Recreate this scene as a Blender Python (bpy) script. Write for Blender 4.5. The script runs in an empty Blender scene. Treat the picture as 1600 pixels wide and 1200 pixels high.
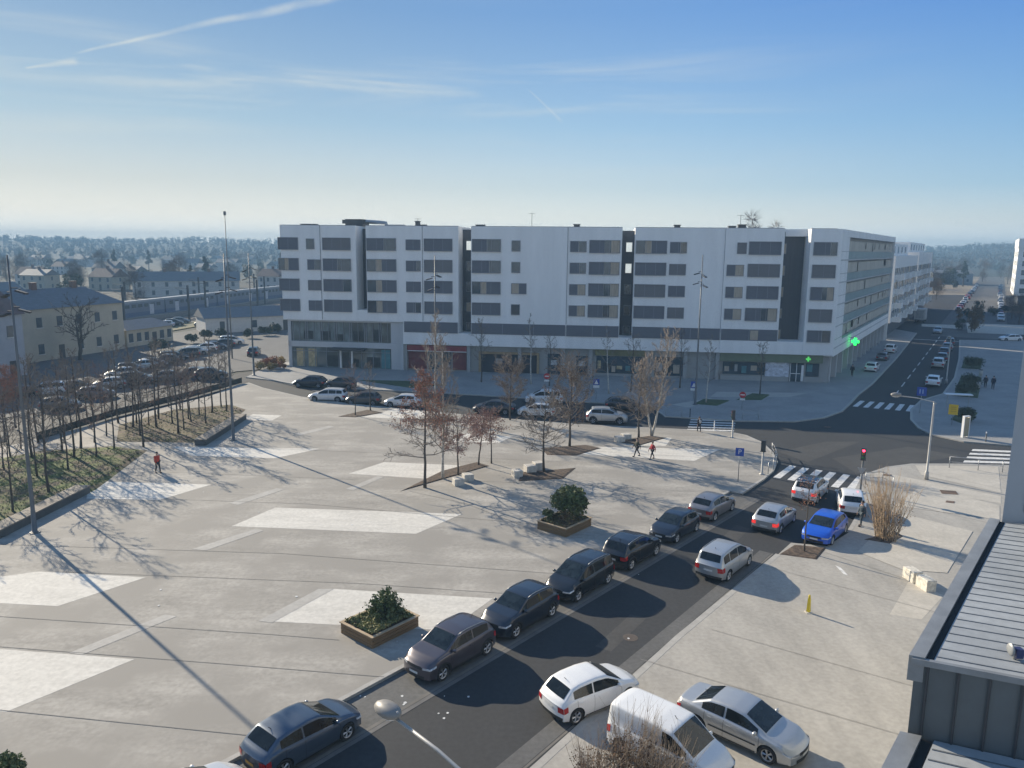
import bpy, math, random
from mathutils import Vector, Matrix, noise as mnoise
from math import radians as RAD, sin, cos, pi, hypot, atan2
random.seed(7)
S = bpy.context.scene
COL = S.collection
# ------------------------------------------------------------------ camera, sky, sun, exposure
FPX = 1210.0; CAMH = 17.5; PITCH = math.atan(212 / FPX); ROLL = 0.0105
cam = bpy.data.cameras.new('camera'); camo = bpy.data.objects.new('camera', cam); COL.objects.link(camo)
cam.sensor_fit = 'HORIZONTAL'; cam.sensor_width = 36.0; cam.lens = 36.0 * FPX / 1600.0
cam.clip_start = 0.2; cam.clip_end = 20000
camo.matrix_world = Matrix.Translation((0, 0, CAMH)) @ Matrix.Rotation(pi / 2 - PITCH, 4, 'X') @ Matrix.Rotation(ROLL, 4, 'Z')
S.camera = camo
SUN_EL = RAD(22.8); SUN_AZ = RAD(135.7)          # azimuth measured from +X, anticlockwise
SUNV = Vector((cos(SUN_EL) * cos(SUN_AZ), cos(SUN_EL) * sin(SUN_AZ), sin(SUN_EL)))
sun = bpy.data.lights.new('sun', 'SUN'); sun.energy = 4.3; sun.angle = RAD(0.5); sun.color = (1.0, 0.88, 0.69)
suno = bpy.data.objects.new('sun', sun); COL.objects.link(suno)
suno.rotation_euler = SUNV.to_track_quat('Z', 'Y').to_euler(); suno.location = (-40, 60, 80)
S.view_settings.view_transform = 'Standard'; S.view_settings.look = 'None'
S.view_settings.gamma = 1.0; S.view_settings.use_curve_mapping = False
S.view_settings.exposure = 1.0
S.cycles.max_bounces = 6; S.cycles.diffuse_bounces = 3; S.cycles.volume_bounces = 0
S.cycles.use_denoising = True

def ray(x, y):
    """direction in the world through photo pixel (x, y) of the 1600 x 1200 picture: used to read positions off the photograph"""
    u = x - 800.; v = y - 600.; c, s = cos(ROLL), sin(ROLL)
    u, v = u * c + v * s, -u * s + v * c
    cp, sp = cos(PITCH), sin(PITCH)
    return Vector((u, FPX * cp - v * sp, -FPX * sp - v * cp))
def gp(x, y, z=0.0):
    r = ray(x, y); t = (z - CAMH) / r.z
    return Vector((r.x * t, r.y * t, z))
def zat(x, y, p):
    """height above ground of pixel (x, y) at the distance of ground point p"""
    r = ray(x, y); return CAMH + r.z * (p[1] / r.y)

W = bpy.data.worlds.new('World'); S.world = W; W.use_nodes = True
def build_world():
    nt = W.node_tree; N = nt.nodes; L = nt.links
    for n in list(N): N.remove(n)
    out = N.new('ShaderNodeOutputWorld'); bg = N.new('ShaderNodeBackground'); bg.inputs['Strength'].default_value = 0.09
    sky = N.new('ShaderNodeTexSky'); sky.sky_type = 'NISHITA'; sky.sun_disc = False
    sky.sun_elevation = SUN_EL; sky.sun_rotation = pi / 2 - SUN_AZ
    sky.altitude = 50; sky.air_density = 1.0; sky.dust_density = 0.35; sky.ozone_density = 2.2
    tc = N.new('ShaderNodeTexCoord')
    def M(op, a, b=None, c=None, clamp=False):
        n = N.new('ShaderNodeMath'); n.operation = op; n.use_clamp = clamp
        for i, v in enumerate((a, b, c)):
            if v is None: continue
            if isinstance(v, (int, float)): n.inputs[i].default_value = v
            else: L.new(v, n.inputs[i])
        return n.outputs[0]
    def DOT(v):
        n = N.new('ShaderNodeVectorMath'); n.operation = 'DOT_PRODUCT'; L.new(tc.outputs['Generated'], n.inputs[0]); n.inputs[1].default_value = v
        return n.outputs['Value']
    def SS(x, a, b):
        n = N.new('ShaderNodeMapRange'); n.interpolation_type = 'SMOOTHSTEP'; L.new(x, n.inputs['Value'])
        n.inputs['From Min'].default_value = a; n.inputs['From Max'].default_value = b
        return n.outputs['Result']
    def NOISE(scale, detail, rough, loc=(0, 0, 0), rot=(0, 0, 0), dist=0.0):
        m = N.new('ShaderNodeMapping'); L.new(tc.outputs['Generated'], m.inputs['Vector']); m.inputs['Scale'].default_value = scale
        m.inputs['Location'].default_value = loc; m.inputs['Rotation'].default_value = rot
        n = N.new('ShaderNodeTexNoise'); L.new(m.outputs[0], n.inputs['Vector']); n.inputs['Scale'].default_value = 1.0
        n.inputs['Detail'].default_value = detail; n.inputs['Roughness'].default_value = rough; n.inputs['Distortion'].default_value = dist
        return n.outputs['Fac']
    up = DOT((0, 0, 1)); sund = DOT(tuple(SUNV)); tow = DOT((cos(SUN_AZ), sin(SUN_AZ), 0))
    # thin cirrus streaks, denser towards the sun
    c1 = SS(NOISE((2.2, 2.2, 26), 6, 0.6, (3, 1, 0), (0.03, 0.05, 0), 0.6), 0.44, 0.74)
    c2 = SS(NOISE((1.1, 1.1, 9), 4, 0.5, (7, 2, 4)), 0.42, 0.62)
    band = M('MULTIPLY', SS(up, 0.06, 0.13), M('SUBTRACT', 1.0, SS(up, 0.20, 0.36)))
    cir = M('MULTIPLY', M('MULTIPLY', c1, c2), M('MULTIPLY', band, SS(tow, 0.2, 0.9)))
    veil = M('MULTIPLY', M('MULTIPLY', M('SUBTRACT', 1.0, SS(up, 0.01, 0.17)), SS(tow, -0.1, 0.95)), 0.12)
    hor = M('MULTIPLY', M('SUBTRACT', 1.0, SS(up, 0.0, 0.05)), 0.35)
    # contrails: thin arcs of great circles between two sky directions
    def trail(p, q, w, n0, n1):
        a = ray(*p).normalized(); b = ray(*q).normalized(); nn = a.cross(b).normalized()
        mid = (a + b).normalized(); tdir = (b - a).normalized(); half = abs((b - a).dot(tdir)) / 2
        d = M('ABSOLUTE', M('ADD', DOT(nn), M('MULTIPLY', M('SUBTRACT', NOISE((9, 9, 9), 3, 0.6), 0.5), w * 2.2)))
        al = M('SUBTRACT', DOT(tdir), mid.dot(tdir))
        wid = M('MULTIPLY', M('ADD', M('MULTIPLY', al, 0.9 / half), 1.5), w * 0.5)
        core = M('SUBTRACT', 1.0, SS(M('DIVIDE', d, wid), 0.05, 1.0))
        ends = M('MULTIPLY', SS(al, -half * 1.05, -half * 0.9), M('SUBTRACT', 1.0, SS(al, half * 1.3, half * 1.7)))
        br = SS(NOISE((13, 13, 13), 4, 0.6, (1, 5, 2)), n0, n1)
        return M('MULTIPLY', M('MULTIPLY', core, ends), M('ADD', M('MULTIPLY', br, 0.55), 0.4))
    t1 = trail((118, 84), (500, -2), 0.0062, 0.35, 0.6)
    t1b = trail((40, 107), (104, 98), 0.0042, 0.3, 0.6)
    t2 = M('MULTIPLY', trail((826, 140), (866, 180), 0.0022, 0.3, 0.6), 0.35)
    add = M('ADD', M('ADD', M('MULTIPLY', cir, 0.75), veil), M('ADD', hor, M('ADD', M('MULTIPLY', M('ADD', t1, t1b), 0.5), t2)), clamp=True)
    mix = N.new('ShaderNodeMix'); mix.data_type = 'RGBA'
    L.new(add, mix.inputs['Factor']); 
    # the haze round the low sun is softened and the blue deepened before cloud is laid over it
    att = M('SUBTRACT', 1.0, M('MULTIPLY', SS(sund, 0.5, 0.99), 0.66))
    sc = N.new('ShaderNodeVectorMath'); sc.operation = 'SCALE'; L.new(sky.outputs[0], sc.inputs[0]); L.new(att, sc.inputs['Scale'])
    hs = N.new('ShaderNodeHueSaturation'); hs.inputs['Saturation'].default_value = 1.2; L.new(sc.outputs[0], hs.inputs['Color'])
    # the measured colour of the sky at each height, away from the sun and towards it; behind the camera an added fill
    def RAMP(stops):
        r = N.new('ShaderNodeValToRGB'); L.new(M('POWER', M('MAXIMUM', up, 0.0), 0.5), r.inputs[0]); e = r.color_ramp.elements
        lin = lambda v: ((v / 255 + .055) / 1.055) ** 2.4 / 2.0
        while len(e) < len(stops): e.new(0.5)
        for el, (u, c) in zip(e, stops): el.position = math.sqrt(u); el.color = (*[lin(v) for v in c], 1)
        return r.outputs[0]
    cool = RAMP([(0, (285, 292, 292)), (.035, (222, 232, 236)), (.075, (166, 200, 226)), (.146, (134, 180, 224)), (.27, (92, 146, 219)), (.5, (100, 146, 208)), (1, (100, 142, 198))])
    anti_fill = RAMP([(0, (226, 228, 228)), (.15, (206, 214, 222)), (.4, (150, 178, 212)), (1, (100, 142, 198))])  # unmeasured, whiter sky behind the camera, added to brighten the shaded front
    warm = RAMP([(0, (345, 340, 322)), (.035, (278, 272, 258)), (.075, (230, 234, 230)), (.146, (182, 209, 226)), (.27, (138, 176, 214)), (.5, (125, 165, 212)), (1, (100, 142, 198))])
    side = N.new('ShaderNodeMix'); side.data_type = 'RGBA'; rr = N.new('ShaderNodeMapRange'); L.new(tow, rr.inputs['Value']); rr.inputs['From Min'].default_value = 0.2; rr.inputs['From Max'].default_value = 0.97
    L.new(rr.outputs[0], side.inputs['Factor']); L.new(cool, side.inputs['A']); L.new(warm, side.inputs['B'])
    sa = N.new('ShaderNodeMix'); sa.data_type = 'RGBA'; L.new(SS(tow, -0.35, 0.18), sa.inputs['Factor']); L.new(anti_fill, sa.inputs['A']); L.new(side.outputs['Result'], sa.inputs['B'])
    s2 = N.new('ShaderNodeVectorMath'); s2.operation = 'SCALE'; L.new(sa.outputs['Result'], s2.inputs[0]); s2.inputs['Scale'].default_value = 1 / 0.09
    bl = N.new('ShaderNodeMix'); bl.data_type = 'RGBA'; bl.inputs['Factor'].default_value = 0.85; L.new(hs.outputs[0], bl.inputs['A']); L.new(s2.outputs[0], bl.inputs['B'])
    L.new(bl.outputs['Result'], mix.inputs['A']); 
    mb = N.new('ShaderNodeMix'); mb.data_type = 'RGBA'; L.new(SS(tow, -0.05, 0.8), mb.inputs['Factor']); mb.inputs['A'].default_value = (2.7, 3.2, 3.8, 1); mb.inputs['B'].default_value = (4.2, 4.4, 4.2, 1)
    glow = M('ADD', 1.0, M('MULTIPLY', M('SUBTRACT', 1.0, SS(up, 0.0, 0.06)), 1.25))
    gs = N.new('ShaderNodeVectorMath'); gs.operation = 'SCALE'; L.new(mb.outputs['Result'], gs.inputs[0]); L.new(glow, gs.inputs['Scale']); L.new(gs.outputs[0], mix.inputs['B'])
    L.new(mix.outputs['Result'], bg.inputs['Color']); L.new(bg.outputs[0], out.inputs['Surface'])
build_world()

# ------------------------------------------------------------------ materials
MATS = {}
def mat(name, col, rough=0.8, metal=0.0, var=0.18, scale=1.5, stretch=None, bump=0.0, coat=0.0, spec=0.5, fine=0.0, emit=None, rot=0.0, alpha=1.0, trans=0.0, hue=None):
    """procedural principled material: two noise octaves vary the base colour"""
    if name in MATS: return MATS[name]
    m = bpy.data.materials.new(name); m.use_nodes = True; MATS[name] = m
    nt = m.node_tree; N = nt.nodes; L = nt.links; b = N['Principled BSDF']
    b.inputs['Roughness'].default_value = rough; b.inputs['Metallic'].default_value = metal
    b.inputs['Coat Weight'].default_value = coat; b.inputs['Coat Roughness'].default_value = 0.04
    b.inputs['Specular IOR Level'].default_value = spec
    if trans: b.inputs['Transmission Weight'].default_value = trans
    tc = N.new('ShaderNodeTexCoord'); mp = N.new('ShaderNodeMapping'); L.new(tc.outputs['Object'], mp.inputs['Vector'])
    mp.inputs['Rotation'].default_value = (0, 0, rot); mp.inputs['Scale'].default_value = stretch or (1, 1, 1)
    n1 = N.new('ShaderNodeTexNoise'); L.new(mp.outputs[0], n1.inputs['Vector']); n1.inputs['Scale'].default_value = scale; n1.inputs['Detail'].default_value = 6; n1.inputs['Roughness'].default_value = 0.62
    ramp = N.new('ShaderNodeMapRange'); L.new(n1.outputs['Fac'], ramp.inputs['Value']); ramp.inputs['From Min'].default_value = 0.3; ramp.inputs['From Max'].default_value = 0.7
    ramp.inputs['To Min'].default_value = 1 - var; ramp.inputs['To Max'].default_value = 1 + var
    fac = ramp.outputs[0]
    if fine:
        n2 = N.new('ShaderNodeTexNoise'); L.new(tc.outputs['Object'], n2.inputs['Vector']); n2.inputs['Scale'].default_value = 5.0; n2.inputs['Detail'].default_value = 3
        r2 = N.new('ShaderNodeMapRange'); L.new(n2.outputs['Fac'], r2.inputs['Value']); r2.inputs['From Min'].default_value = 0.3; r2.inputs['From Max'].default_value = 0.7
        r2.inputs['To Min'].default_value = 1 - fine; r2.inputs['To Max'].default_value = 1 + fine
        mm = N.new('ShaderNodeMath'); mm.operation = 'MULTIPLY'; L.new(fac, mm.inputs[0]); L.new(r2.outputs[0], mm.inputs[1]); fac = mm.outputs[0]
    vm = N.new('ShaderNodeVectorMath'); vm.operation = 'SCALE'; vm.inputs[0].default_value = col; L.new(fac, vm.inputs['Scale'])
    if hue:
        mx = N.new('ShaderNodeMix'); mx.data_type = 'RGBA'; n3 = N.new('ShaderNodeTexNoise'); L.new(tc.outputs['Object'], n3.inputs['Vector']); n3.inputs['Scale'].default_value = scale * 0.55; n3.inputs['Detail'].default_value = 4
        r3 = N.new('ShaderNodeMapRange'); L.new(n3.outputs['Fac'], r3.inputs['Value']); r3.inputs['From Min'].default_value = 0.42; r3.inputs['From Max'].default_value = 0.6
        L.new(r3.outputs[0], mx.inputs['Factor']); L.new(vm.outputs[0], mx.inputs['A']); mx.inputs['B'].default_value = (*hue, 1)
        L.new(mx.outputs['Result'], b.inputs['Base Color'])
    else: L.new(vm.outputs[0], b.inputs['Base Color'])
    if bump:
        bp = N.new('ShaderNodeBump'); bp.inputs['Strength'].default_value = bump; bp.inputs['Distance'].default_value = 0.05
        L.new(n1.outputs['Fac'], bp.inputs['Height']); L.new(bp.outputs[0], b.inputs['Normal'])
    if emit:
        b.inputs['Emission Color'].default_value = (*emit[:3], 1); b.inputs['Emission Strength'].default_value = emit[3]
    return m

# ------------------------------------------------------------------ mesh helpers
class MB:
    def __init__(s): s.v = []; s.f = []; s.mi = []
    def face(s, pts, mi=0):
        i = len(s.v); s.v += [tuple(p) for p in pts]; s.f.append(tuple(range(i, i + len(pts)))); s.mi.append(mi)
    def raw(s, vs, fs, mi=0):
        i = len(s.v); s.v += [tuple(p) for p in vs]
        for f in fs: s.f.append(tuple(i + k for k in f)); s.mi.append(mi)
    def box(s, x0, x1, y0, y1, z0, z1, mi=0, M=None):
        vs = [Vector((x, y, z)) for z in (z0, z1) for y in (y0, y1) for x in (x0, x1)]
        if M is not None: vs = [M @ v for v in vs]
        s.raw(vs, [(0, 2, 3, 1), (4, 5, 7, 6), (0, 1, 5, 4), (2, 6, 7, 3), (0, 4, 6, 2), (1, 3, 7, 5)], mi)
    def prism(s, poly, z0, z1, mi=0, bottom=True):
        n = len(poly)
        a = sum(poly[i][0] * poly[(i + 1) % n][1] - poly[(i + 1) % n][0] * poly[i][1] for i in range(n))
        if a < 0: poly = poly[::-1]
        vs = [(p[0], p[1], z0) for p in poly] + [(p[0], p[1], z1) for p in poly]
        fs = [tuple(range(n, 2 * n))] + [(i, (i + 1) % n, n + (i + 1) % n, n + i) for i in range(n)]
        if bottom: fs.append(tuple(range(n - 1, -1, -1)))
        s.raw(vs, fs, mi)
    def tube(s, pts, rad, sides=6, mi=0, cap=True):
        pts = [Vector(p) for p in pts]; n = len(pts)
        if isinstance(rad, (int, float)): rad = [rad] * n
        base = len(s.v); a = None
        for i, p in enumerate(pts):
            d = (pts[min(i + 1, n - 1)] - pts[max(i - 1, 0)])
            if d.length < 1e-9: d = Vector((0, 0, 1))
            d.normalize()
            if a is None: a = Vector((1, 0, 0)) if abs(d.x) < 0.8 else Vector((0, 1, 0))
            a = (a - d * a.dot(d)); a.normalize(); b = d.cross(a)
            for k in range(sides):
                t = 2 * pi * k / sides; s.v.append(tuple(p + (a * cos(t) + b * sin(t)) * rad[i]))
        for i in range(n - 1):
            for k in range(sides):
                q = (k + 1) % sides
                s.f.append((base + i * sides + k, base + i * sides + q, base + (i + 1) * sides + q, base + (i + 1) * sides + k)); s.mi.append(mi)
        if cap and sides > 2:
            s.f.append(tuple(base + k for k in range(sides))[::-1]); s.mi.append(mi)
            s.f.append(tuple(base + (n - 1) * sides + k for k in range(sides))); s.mi.append(mi)
    def lathe(s, prof, sides=12, c=(0, 0), mi=0):
        s.tube([(c[0], c[1], z) for r, z in prof], [max(r, 1e-4) for r, z in prof], sides, mi)
    def ell(s, c, r, mi=0, nu=10, nv=6, M=None):
        vs = []
        for j in range(nv + 1):
            t = pi * j / nv
            for i in range(nu):
                p = Vector((r[0] * sin(t) * cos(2 * pi * i / nu), r[1] * sin(t) * sin(2 * pi * i / nu), -r[2] * cos(t)))
                if M is not None: p = M @ p
                vs.append(p + Vector(c))
        s.raw(vs, [(j * nu + i, j * nu + (i + 1) % nu, (j + 1) * nu + (i + 1) % nu, (j + 1) * nu + i) for j in range(nv) for i in range(nu)], mi)
    def grid(s, rows, mi=0, flip=False):
        n = len(rows[0]); i0 = len(s.v)
        for r in rows: s.v += [tuple(p) for p in r]
        for j in range(len(rows) - 1):
            for i in range(n - 1):
                q = (i0 + j * n + i, i0 + j * n + i + 1, i0 + (j + 1) * n + i + 1, i0 + (j + 1) * n + i)
                s.f.append(q[::-1] if flip else q); s.mi.append(mi)
    def mesh(s, name, mats, smooth=False):
        me = bpy.data.meshes.new(name); me.from_pydata(s.v, [], s.f)
        if not isinstance(mats, (list, tuple)): mats = [mats]
        for m in mats: me.materials.append(m)
        me.polygons.foreach_set('material_index', s.mi)
        if smooth: me.polygons.foreach_set('use_smooth', [True] * len(me.polygons))
        me.update(); return me
    def build(s, name, mats, parent=None, smooth=False, loc=None, rz=0.0, label=None):
        o = bpy.data.objects.new(name, s.mesh(name, mats, smooth)); COL.objects.link(o)
        if parent is not None: o.parent = parent
        if loc is not None: o.location = loc
        o.rotation_euler.z = rz
        if label: o['label'] = label
        return o
def empty(name, loc=(0, 0, 0), rz=0.0):
    o = bpy.data.objects.new(name, None); COL.objects.link(o); o.location = loc; o.rotation_euler.z = rz; o.empty_display_size = 0.3
    return o
def tag(o, label, cat, group=None):
    o['label'] = label; o['category'] = cat
    if group: o['group'] = group
    return o
def struct(o): o['kind'] = 'structure'; return o
def link_mesh(name, me, parent=None):
    o = bpy.data.objects.new(name, me); COL.objects.link(o)
    if parent is not None: o.parent = parent
    return o
def kids(o): return KIDS.get(o.name, [])
def copy_tree(o, parent=None):
    c = o.copy(); COL.objects.link(c); c.parent = parent
    for ch in list(o.children): copy_tree(ch, c)
    return c
def jit(a, b): return random.uniform(a, b)
# ------------------------------------------------------------------ ground, roads, pavements
M_ASPH = mat('asphalt', (0.029, 0.030, 0.032), 0.86, var=0.14, scale=0.35, fine=0.16, bump=0.06, stretch=(1, 0.35, 1), rot=RAD(-52))
M_ASPH_OLD = mat('worn_asphalt', (0.10, 0.098, 0.095), 0.9, var=0.16, scale=0.3, fine=0.14)
M_PLAZA = mat('plaza_concrete', (0.33, 0.306, 0.268), 0.88, var=0.24, scale=0.5, fine=0.13, hue=(0.275, 0.254, 0.222), stretch=(0.4, 1.3, 1), rot=RAD(-38), bump=0.03)
M_PALE = mat('pale_concrete', (0.58, 0.55, 0.49), 0.85, var=0.10, scale=0.7, fine=0.10, stretch=(0.4, 1.5, 1), rot=RAD(-38))
M_STRIPE = mat('stripe_concrete', (0.39, 0.37, 0.335), 0.85, var=0.1, scale=0.8, fine=0.08)
M_FORE = mat('forecourt_concrete', (0.35, 0.328, 0.29), 0.88, var=0.17, scale=0.35, fine=0.09, stretch=(1.4, 0.4, 1), rot=RAD(20))
M_FOREP = mat('pale_forecourt', (0.46, 0.425, 0.365), 0.88, var=0.10, scale=0.6, fine=0.08)
M_PAV = mat('far_pavement_concrete', (0.27, 0.265, 0.255), 0.88, var=0.14, scale=0.3, fine=0.08)
M_KERB = mat('kerb_stone', (0.36, 0.345, 0.315), 0.85, var=0.14, scale=2.0)
M_JOINT = mat('joint_dark', (0.15, 0.14, 0.125), 0.95, var=0.2)
M_WHITE = mat('road_paint', (0.62, 0.61, 0.58), 0.75, var=0.22, scale=3.0, fine=0.12)
M_SOIL = mat('soil_mulch', (0.085, 0.058, 0.040), 0.95, var=0.45, scale=5.0, bump=0.6, fine=0.3)
M_GRASS = mat('grass_ground', (0.10, 0.125, 0.030), 0.95, var=0.5, scale=1.2, fine=0.3, hue=(0.10, 0.075, 0.045), bump=0.4)
M_FIELD = mat('far_field', (0.030, 0.034, 0.022), 0.95, var=0.4, scale=0.02, hue=(0.042, 0.038, 0.028))
M_BALLAST = mat('ballast', (0.095, 0.082, 0.072), 0.95, var=0.25, scale=0.4, fine=0.25)

g = MB(); nx, ny = 44, 52
def terrain_h(x, y):
    d = hypot(x, y); h = -0.12
    if d > 650:
        t = min(1, (d - 650) / 850); a = atan2(y, x)
        h += t * t * (20 + 5 * mnoise.noise(Vector((a * 9, d * 0.0012, 0))) + 2.5 * mnoise.noise(Vector((a * 40, d * 0.004, 3))))
        if a < RAD(62): h += t * t * 10 * min(1, (RAD(62) - a) / RAD(8))
    return h
rows = []
for j in range(ny + 1):
    y = -150 + (j / ny) ** 2.0 * 1800
    rows.append([(x, y, terrain_h(x, y)) for x in [(-1 if i < nx / 2 else 1) * (abs(i - nx / 2) / (nx / 2)) ** 1.6 * 1650 for i in range(nx + 1)]])
g.grid(rows); struct(g.build('terrain', M_FIELD, smooth=True))

def sheet(name, pts, m, z):
    b = MB(); n = len(pts)
    a = sum(pts[i][0] * pts[(i + 1) % n][1] - pts[(i + 1) % n][0] * pts[i][1] for i in range(n))
    if a < 0: pts = pts[::-1]
    b.face([(p[0], p[1], z) for p in pts]); return struct(b.build(name, m))
def PX(z, *pts): return [gp(x, y, z) for x, y in pts]
def slab(name, pts, m, z, kerb=None):
    b = MB(); b.prism([(p[0], p[1]) for p in pts], -0.1, z); o = struct(b.build(name, m)); return o
def strip(b, pts, w, z, mi=0):
    """flat ribbon along a polyline"""
    L = []; R = []
    n = len(pts)
    for i, p in enumerate(pts):
        d = Vector(pts[min(i + 1, n - 1)][:2] + (0,) if isinstance(pts[0], tuple) else (*pts[min(i + 1, n - 1)][:2], 0)) - Vector((*pts[max(i - 1, 0)][:2], 0))
        d.normalize(); nn = Vector((-d.y, d.x, 0)) * w / 2; q = Vector((p[0], p[1], z)); L.append(q + nn); R.append(q - nn)
    b.grid([R, L], mi)
def kerb(b, pts, w, z0, z1):
    n = len(pts); I = []; O = []
    for i, p in enumerate(pts):
        d = Vector((*pts[min(i + 1, n - 1)][:2], 0)) - Vector((*pts[max(i - 1, 0)][:2], 0)); d.normalize()
        nn = Vector((-d.y, d.x, 0)) * w / 2; q = Vector((p[0], p[1], 0)); I.append(q + nn); O.append(q - nn)
    up = Vector((0, 0, z1)); lo = Vector((0, 0, z0))
    b.grid([[p + lo for p in O], [p + up for p in O], [p + up for p in I], [p + lo for p in I]])

# asphalt of the streets and of the station yard
sheet('street', [(-40, -5), (60, -5), (320, 60), (330, 330), (90, 330), (20, 130), (-28, 118), (-38, 106), (-46, 86), (-60, 60)], M_ASPH, 0.0)
sheet('side_road', [(-27, 117), (-39, 108), (-46, 86), (-62, 60), (-140, 20), (-140, 110), (-76, 112), (-70, 150), (-58, 190), (-52, 330), (-36, 330), (-40, 200)], M_ASPH_OLD, -0.03)
sheet('rail_yard', [(-150, -60), (-100, -60), (-76, 130), (-64, 200), (-30, 420), (30, 800), (-10, 800), (-105, 180)], M_BALLAST, -0.07)

KL = PX(0.12, (560, 1085), (640, 1035), (1139, 767), (1157, 771), (1192, 748), (1207, 735), (1213, 721), (1206, 706), (1190, 691), (1165, 680), (1140, 675), (1050, 670), (900, 663), (800, 655), (640, 640), (540, 630), (470, 620), (410, 606), (388, 598))
k0 = KL[0]; kd = (KL[2] - KL[1]).normalized()
kstart = KL[1] - kd * 60
PLAZA = [(-75, -25), (kstart.x, kstart.y)] + [(p.x, p.y) for p in KL[1:]] + [(p.x, p.y) for p in PX(0.12, (372, 601), (330, 618), (180, 655), (0, 700), (-250, 760))] + [(-90, 30)]
slab('plaza', PLAZA, M_PLAZA, 0.12)
b = MB(); kerb(b, [kstart] + KL[1:3], 0.22, -0.05, 0.128); kerb(b, KL[3:], 0.22, -0.05, 0.128); struct(b.build('plaza_kerb', M_KERB))
# parking bay strip beside the kerb and the gutter lines
kn = Vector((kd.y, -kd.x, 0))
b = MB(); p0 = kstart; p1 = KL[2]; o2 = kn * 2.15
b.face([(*(p0 + kn * .12)[:2], .004), (*(p0 + o2)[:2], .004), (*(p1 + o2)[:2], .004), (*(p1 + kn * .12)[:2], .004)]); struct(b.build('parking_bay', mat('bay_concrete', (0.115, 0.112, 0.106), 0.9, var=0.2, scale=0.5, fine=0.15)))
b = MB(); strip(b, [p0 + o2, p1 + o2], 0.16, 0.008); struct(b.build('gutter', M_JOINT))
b = MB(); strip(b, [p0 + o2 + kn * .2, p1 + o2 + kn * .2], 0.2, 0.009)
FR = PX(0.05, (842, 1195), (1060, 995), (1216, 866))
rd = (FR[2] - FR[0]).normalized(); rn = Vector((rd.y, -rd.x, 0)); fs = FR[0] - rd * 40
struct(b.build('channel_stones', mat('bay_edge', (0.13, 0.125, 0.12), 0.9, var=0.2)))

# right-hand forecourt
FORE = [(fs.x, fs.y), (FR[0].x, FR[0].y), (FR[1].x, FR[1].y), (FR[2].x, FR[2].y)] + [(p.x, p.y) for p in PX(0.05, (1236, 848), (1292, 853), (1326, 832), (1347, 795), (1338, 766), (1350, 742), (1387, 730), (1425, 725), (1500, 725), (1700, 731), (2100, 760))] + [(90, 10), (60, -30)]
slab('forecourt', FORE, M_FORE, 0.05)
b = MB(); kerb(b, [fs] + FR[:3], 0.3, -0.05, 0.056); kerb(b, PX(0.05, (1326, 832), (1347, 795), (1338, 766), (1350, 742), (1387, 730), (1425, 725), (1500, 725), (1700, 731)), 0.25, -0.05, 0.056); struct(b.build('forecourt_kerb', M_KERB))
b = MB(); strip(b, [fs - rn * .32, FR[2] - rn * .32], 0.1, 0.006); struct(b.build('road_gutter', M_JOINT))
b = MB(); strip(b, [fs - rn * .75, FR[2] - rn * .75], 0.7, 0.004); struct(b.build('road_channel', M_ASPH_OLD))
# paler paving panels on the forecourt
b = MB(); FQ = 0
for q in ([(1390, 960), (1420, 908), (1475, 930), (1440, 968)], [(1352, 748), (1372, 737), (1564, 775), (1564, 787)], [(1430, 727), (1560, 729), (1564, 770), (1440, 742)], [(1400, 790), (1440, 758), (1562, 790), (1562, 812)], [(1340, 862), (1400, 800), (1520, 830), (1480, 895), (1410, 890)]):
    b.face(PX(0.0545 + 0.004 * FQ, *q)[::-1]); FQ += 1
struct(b.build('pale_paving', M_FOREP))
b = MB()
for q in ([(1180, 882), (1560, 985)], [(1290, 865), (1420, 908)], [(1000, 1032), (1440, 1160)], [(1110, 985), (1430, 1075)], [(1430, 735), (1562, 765)], [(1420, 790), (1560, 822)]):
    strip(b, PX(0, *q), 0.025, 0.078)
struct(b.build('forecourt_joints', mat('paving_joint', (0.215, 0.20, 0.18), .95, var=.2)))
b = MB()
for x, y, w, h in ((1478, 770, .55, .45), (1382, 743, .3, .22), (1480, 785, .25, .2), (1290, 668, .3, .15)):
    p = gp(x, y); 
    b.face([(p.x - w, p.y - h, .083), (p.x + w, p.y - h - .2, .083), (p.x + w + .3, p.y + h - .2, .083), (p.x - w + .3, p.y + h, .083)])
struct(b.build('access_covers', mat('rusty_cover', (0.14, 0.09, 0.06), 0.8, var=0.3, scale=4)))
# plaza panels, stripes and joints
b = MB()
for q in ([(-120, 1009), (0, 1014), (210, 1030), (10, 1112), (-120, 1106)], [(-30, 905), (60, 893), (228, 902), (90, 947), (-30, 941)], [(362, 822), (430, 793), (722, 803), (650, 834)], [(405, 970), (520, 920), (770, 935), (700, 985)],
          [(140, 752), (330, 757), (250, 781), (135, 779)], [(270, 698), (500, 701), (430, 716), (300, 712)], [(545, 740), (600, 722), (720, 727), (665, 748)], [(880, 708), (930, 698), (1125, 702), (1085, 720)], [(565, 652), (620, 638), (690, 644), (640, 655)], [(380, 655), (395, 647), (440, 649), (425, 657)], [(985, 696), (1010, 682), (1050, 684), (1040, 697)], [(700, 690), (730, 678), (800, 682), (780, 692)]):
    b.face(PX(0.124, *q)[::-1])
struct(b.build('pale_paving', M_PALE))
b = MB()
for q in ([(108, 1020), (258, 960), (276, 963), (128, 1023)], [(404, 970), (498, 920), (522, 920), (425, 973)], [(300, 858), (400, 826), (412, 829), (322, 860)], [(358, 786), (432, 763), (446, 764), (372, 789)], [(460, 678), (515, 665), (522, 667), (470, 680)], [(540, 764), (590, 744), (600, 745), (552, 766)]):
    b.face(PX(0.129, *q)[::-1])
struct(b.build('paving_stripes', M_STRIPE))
b = MB()
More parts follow.
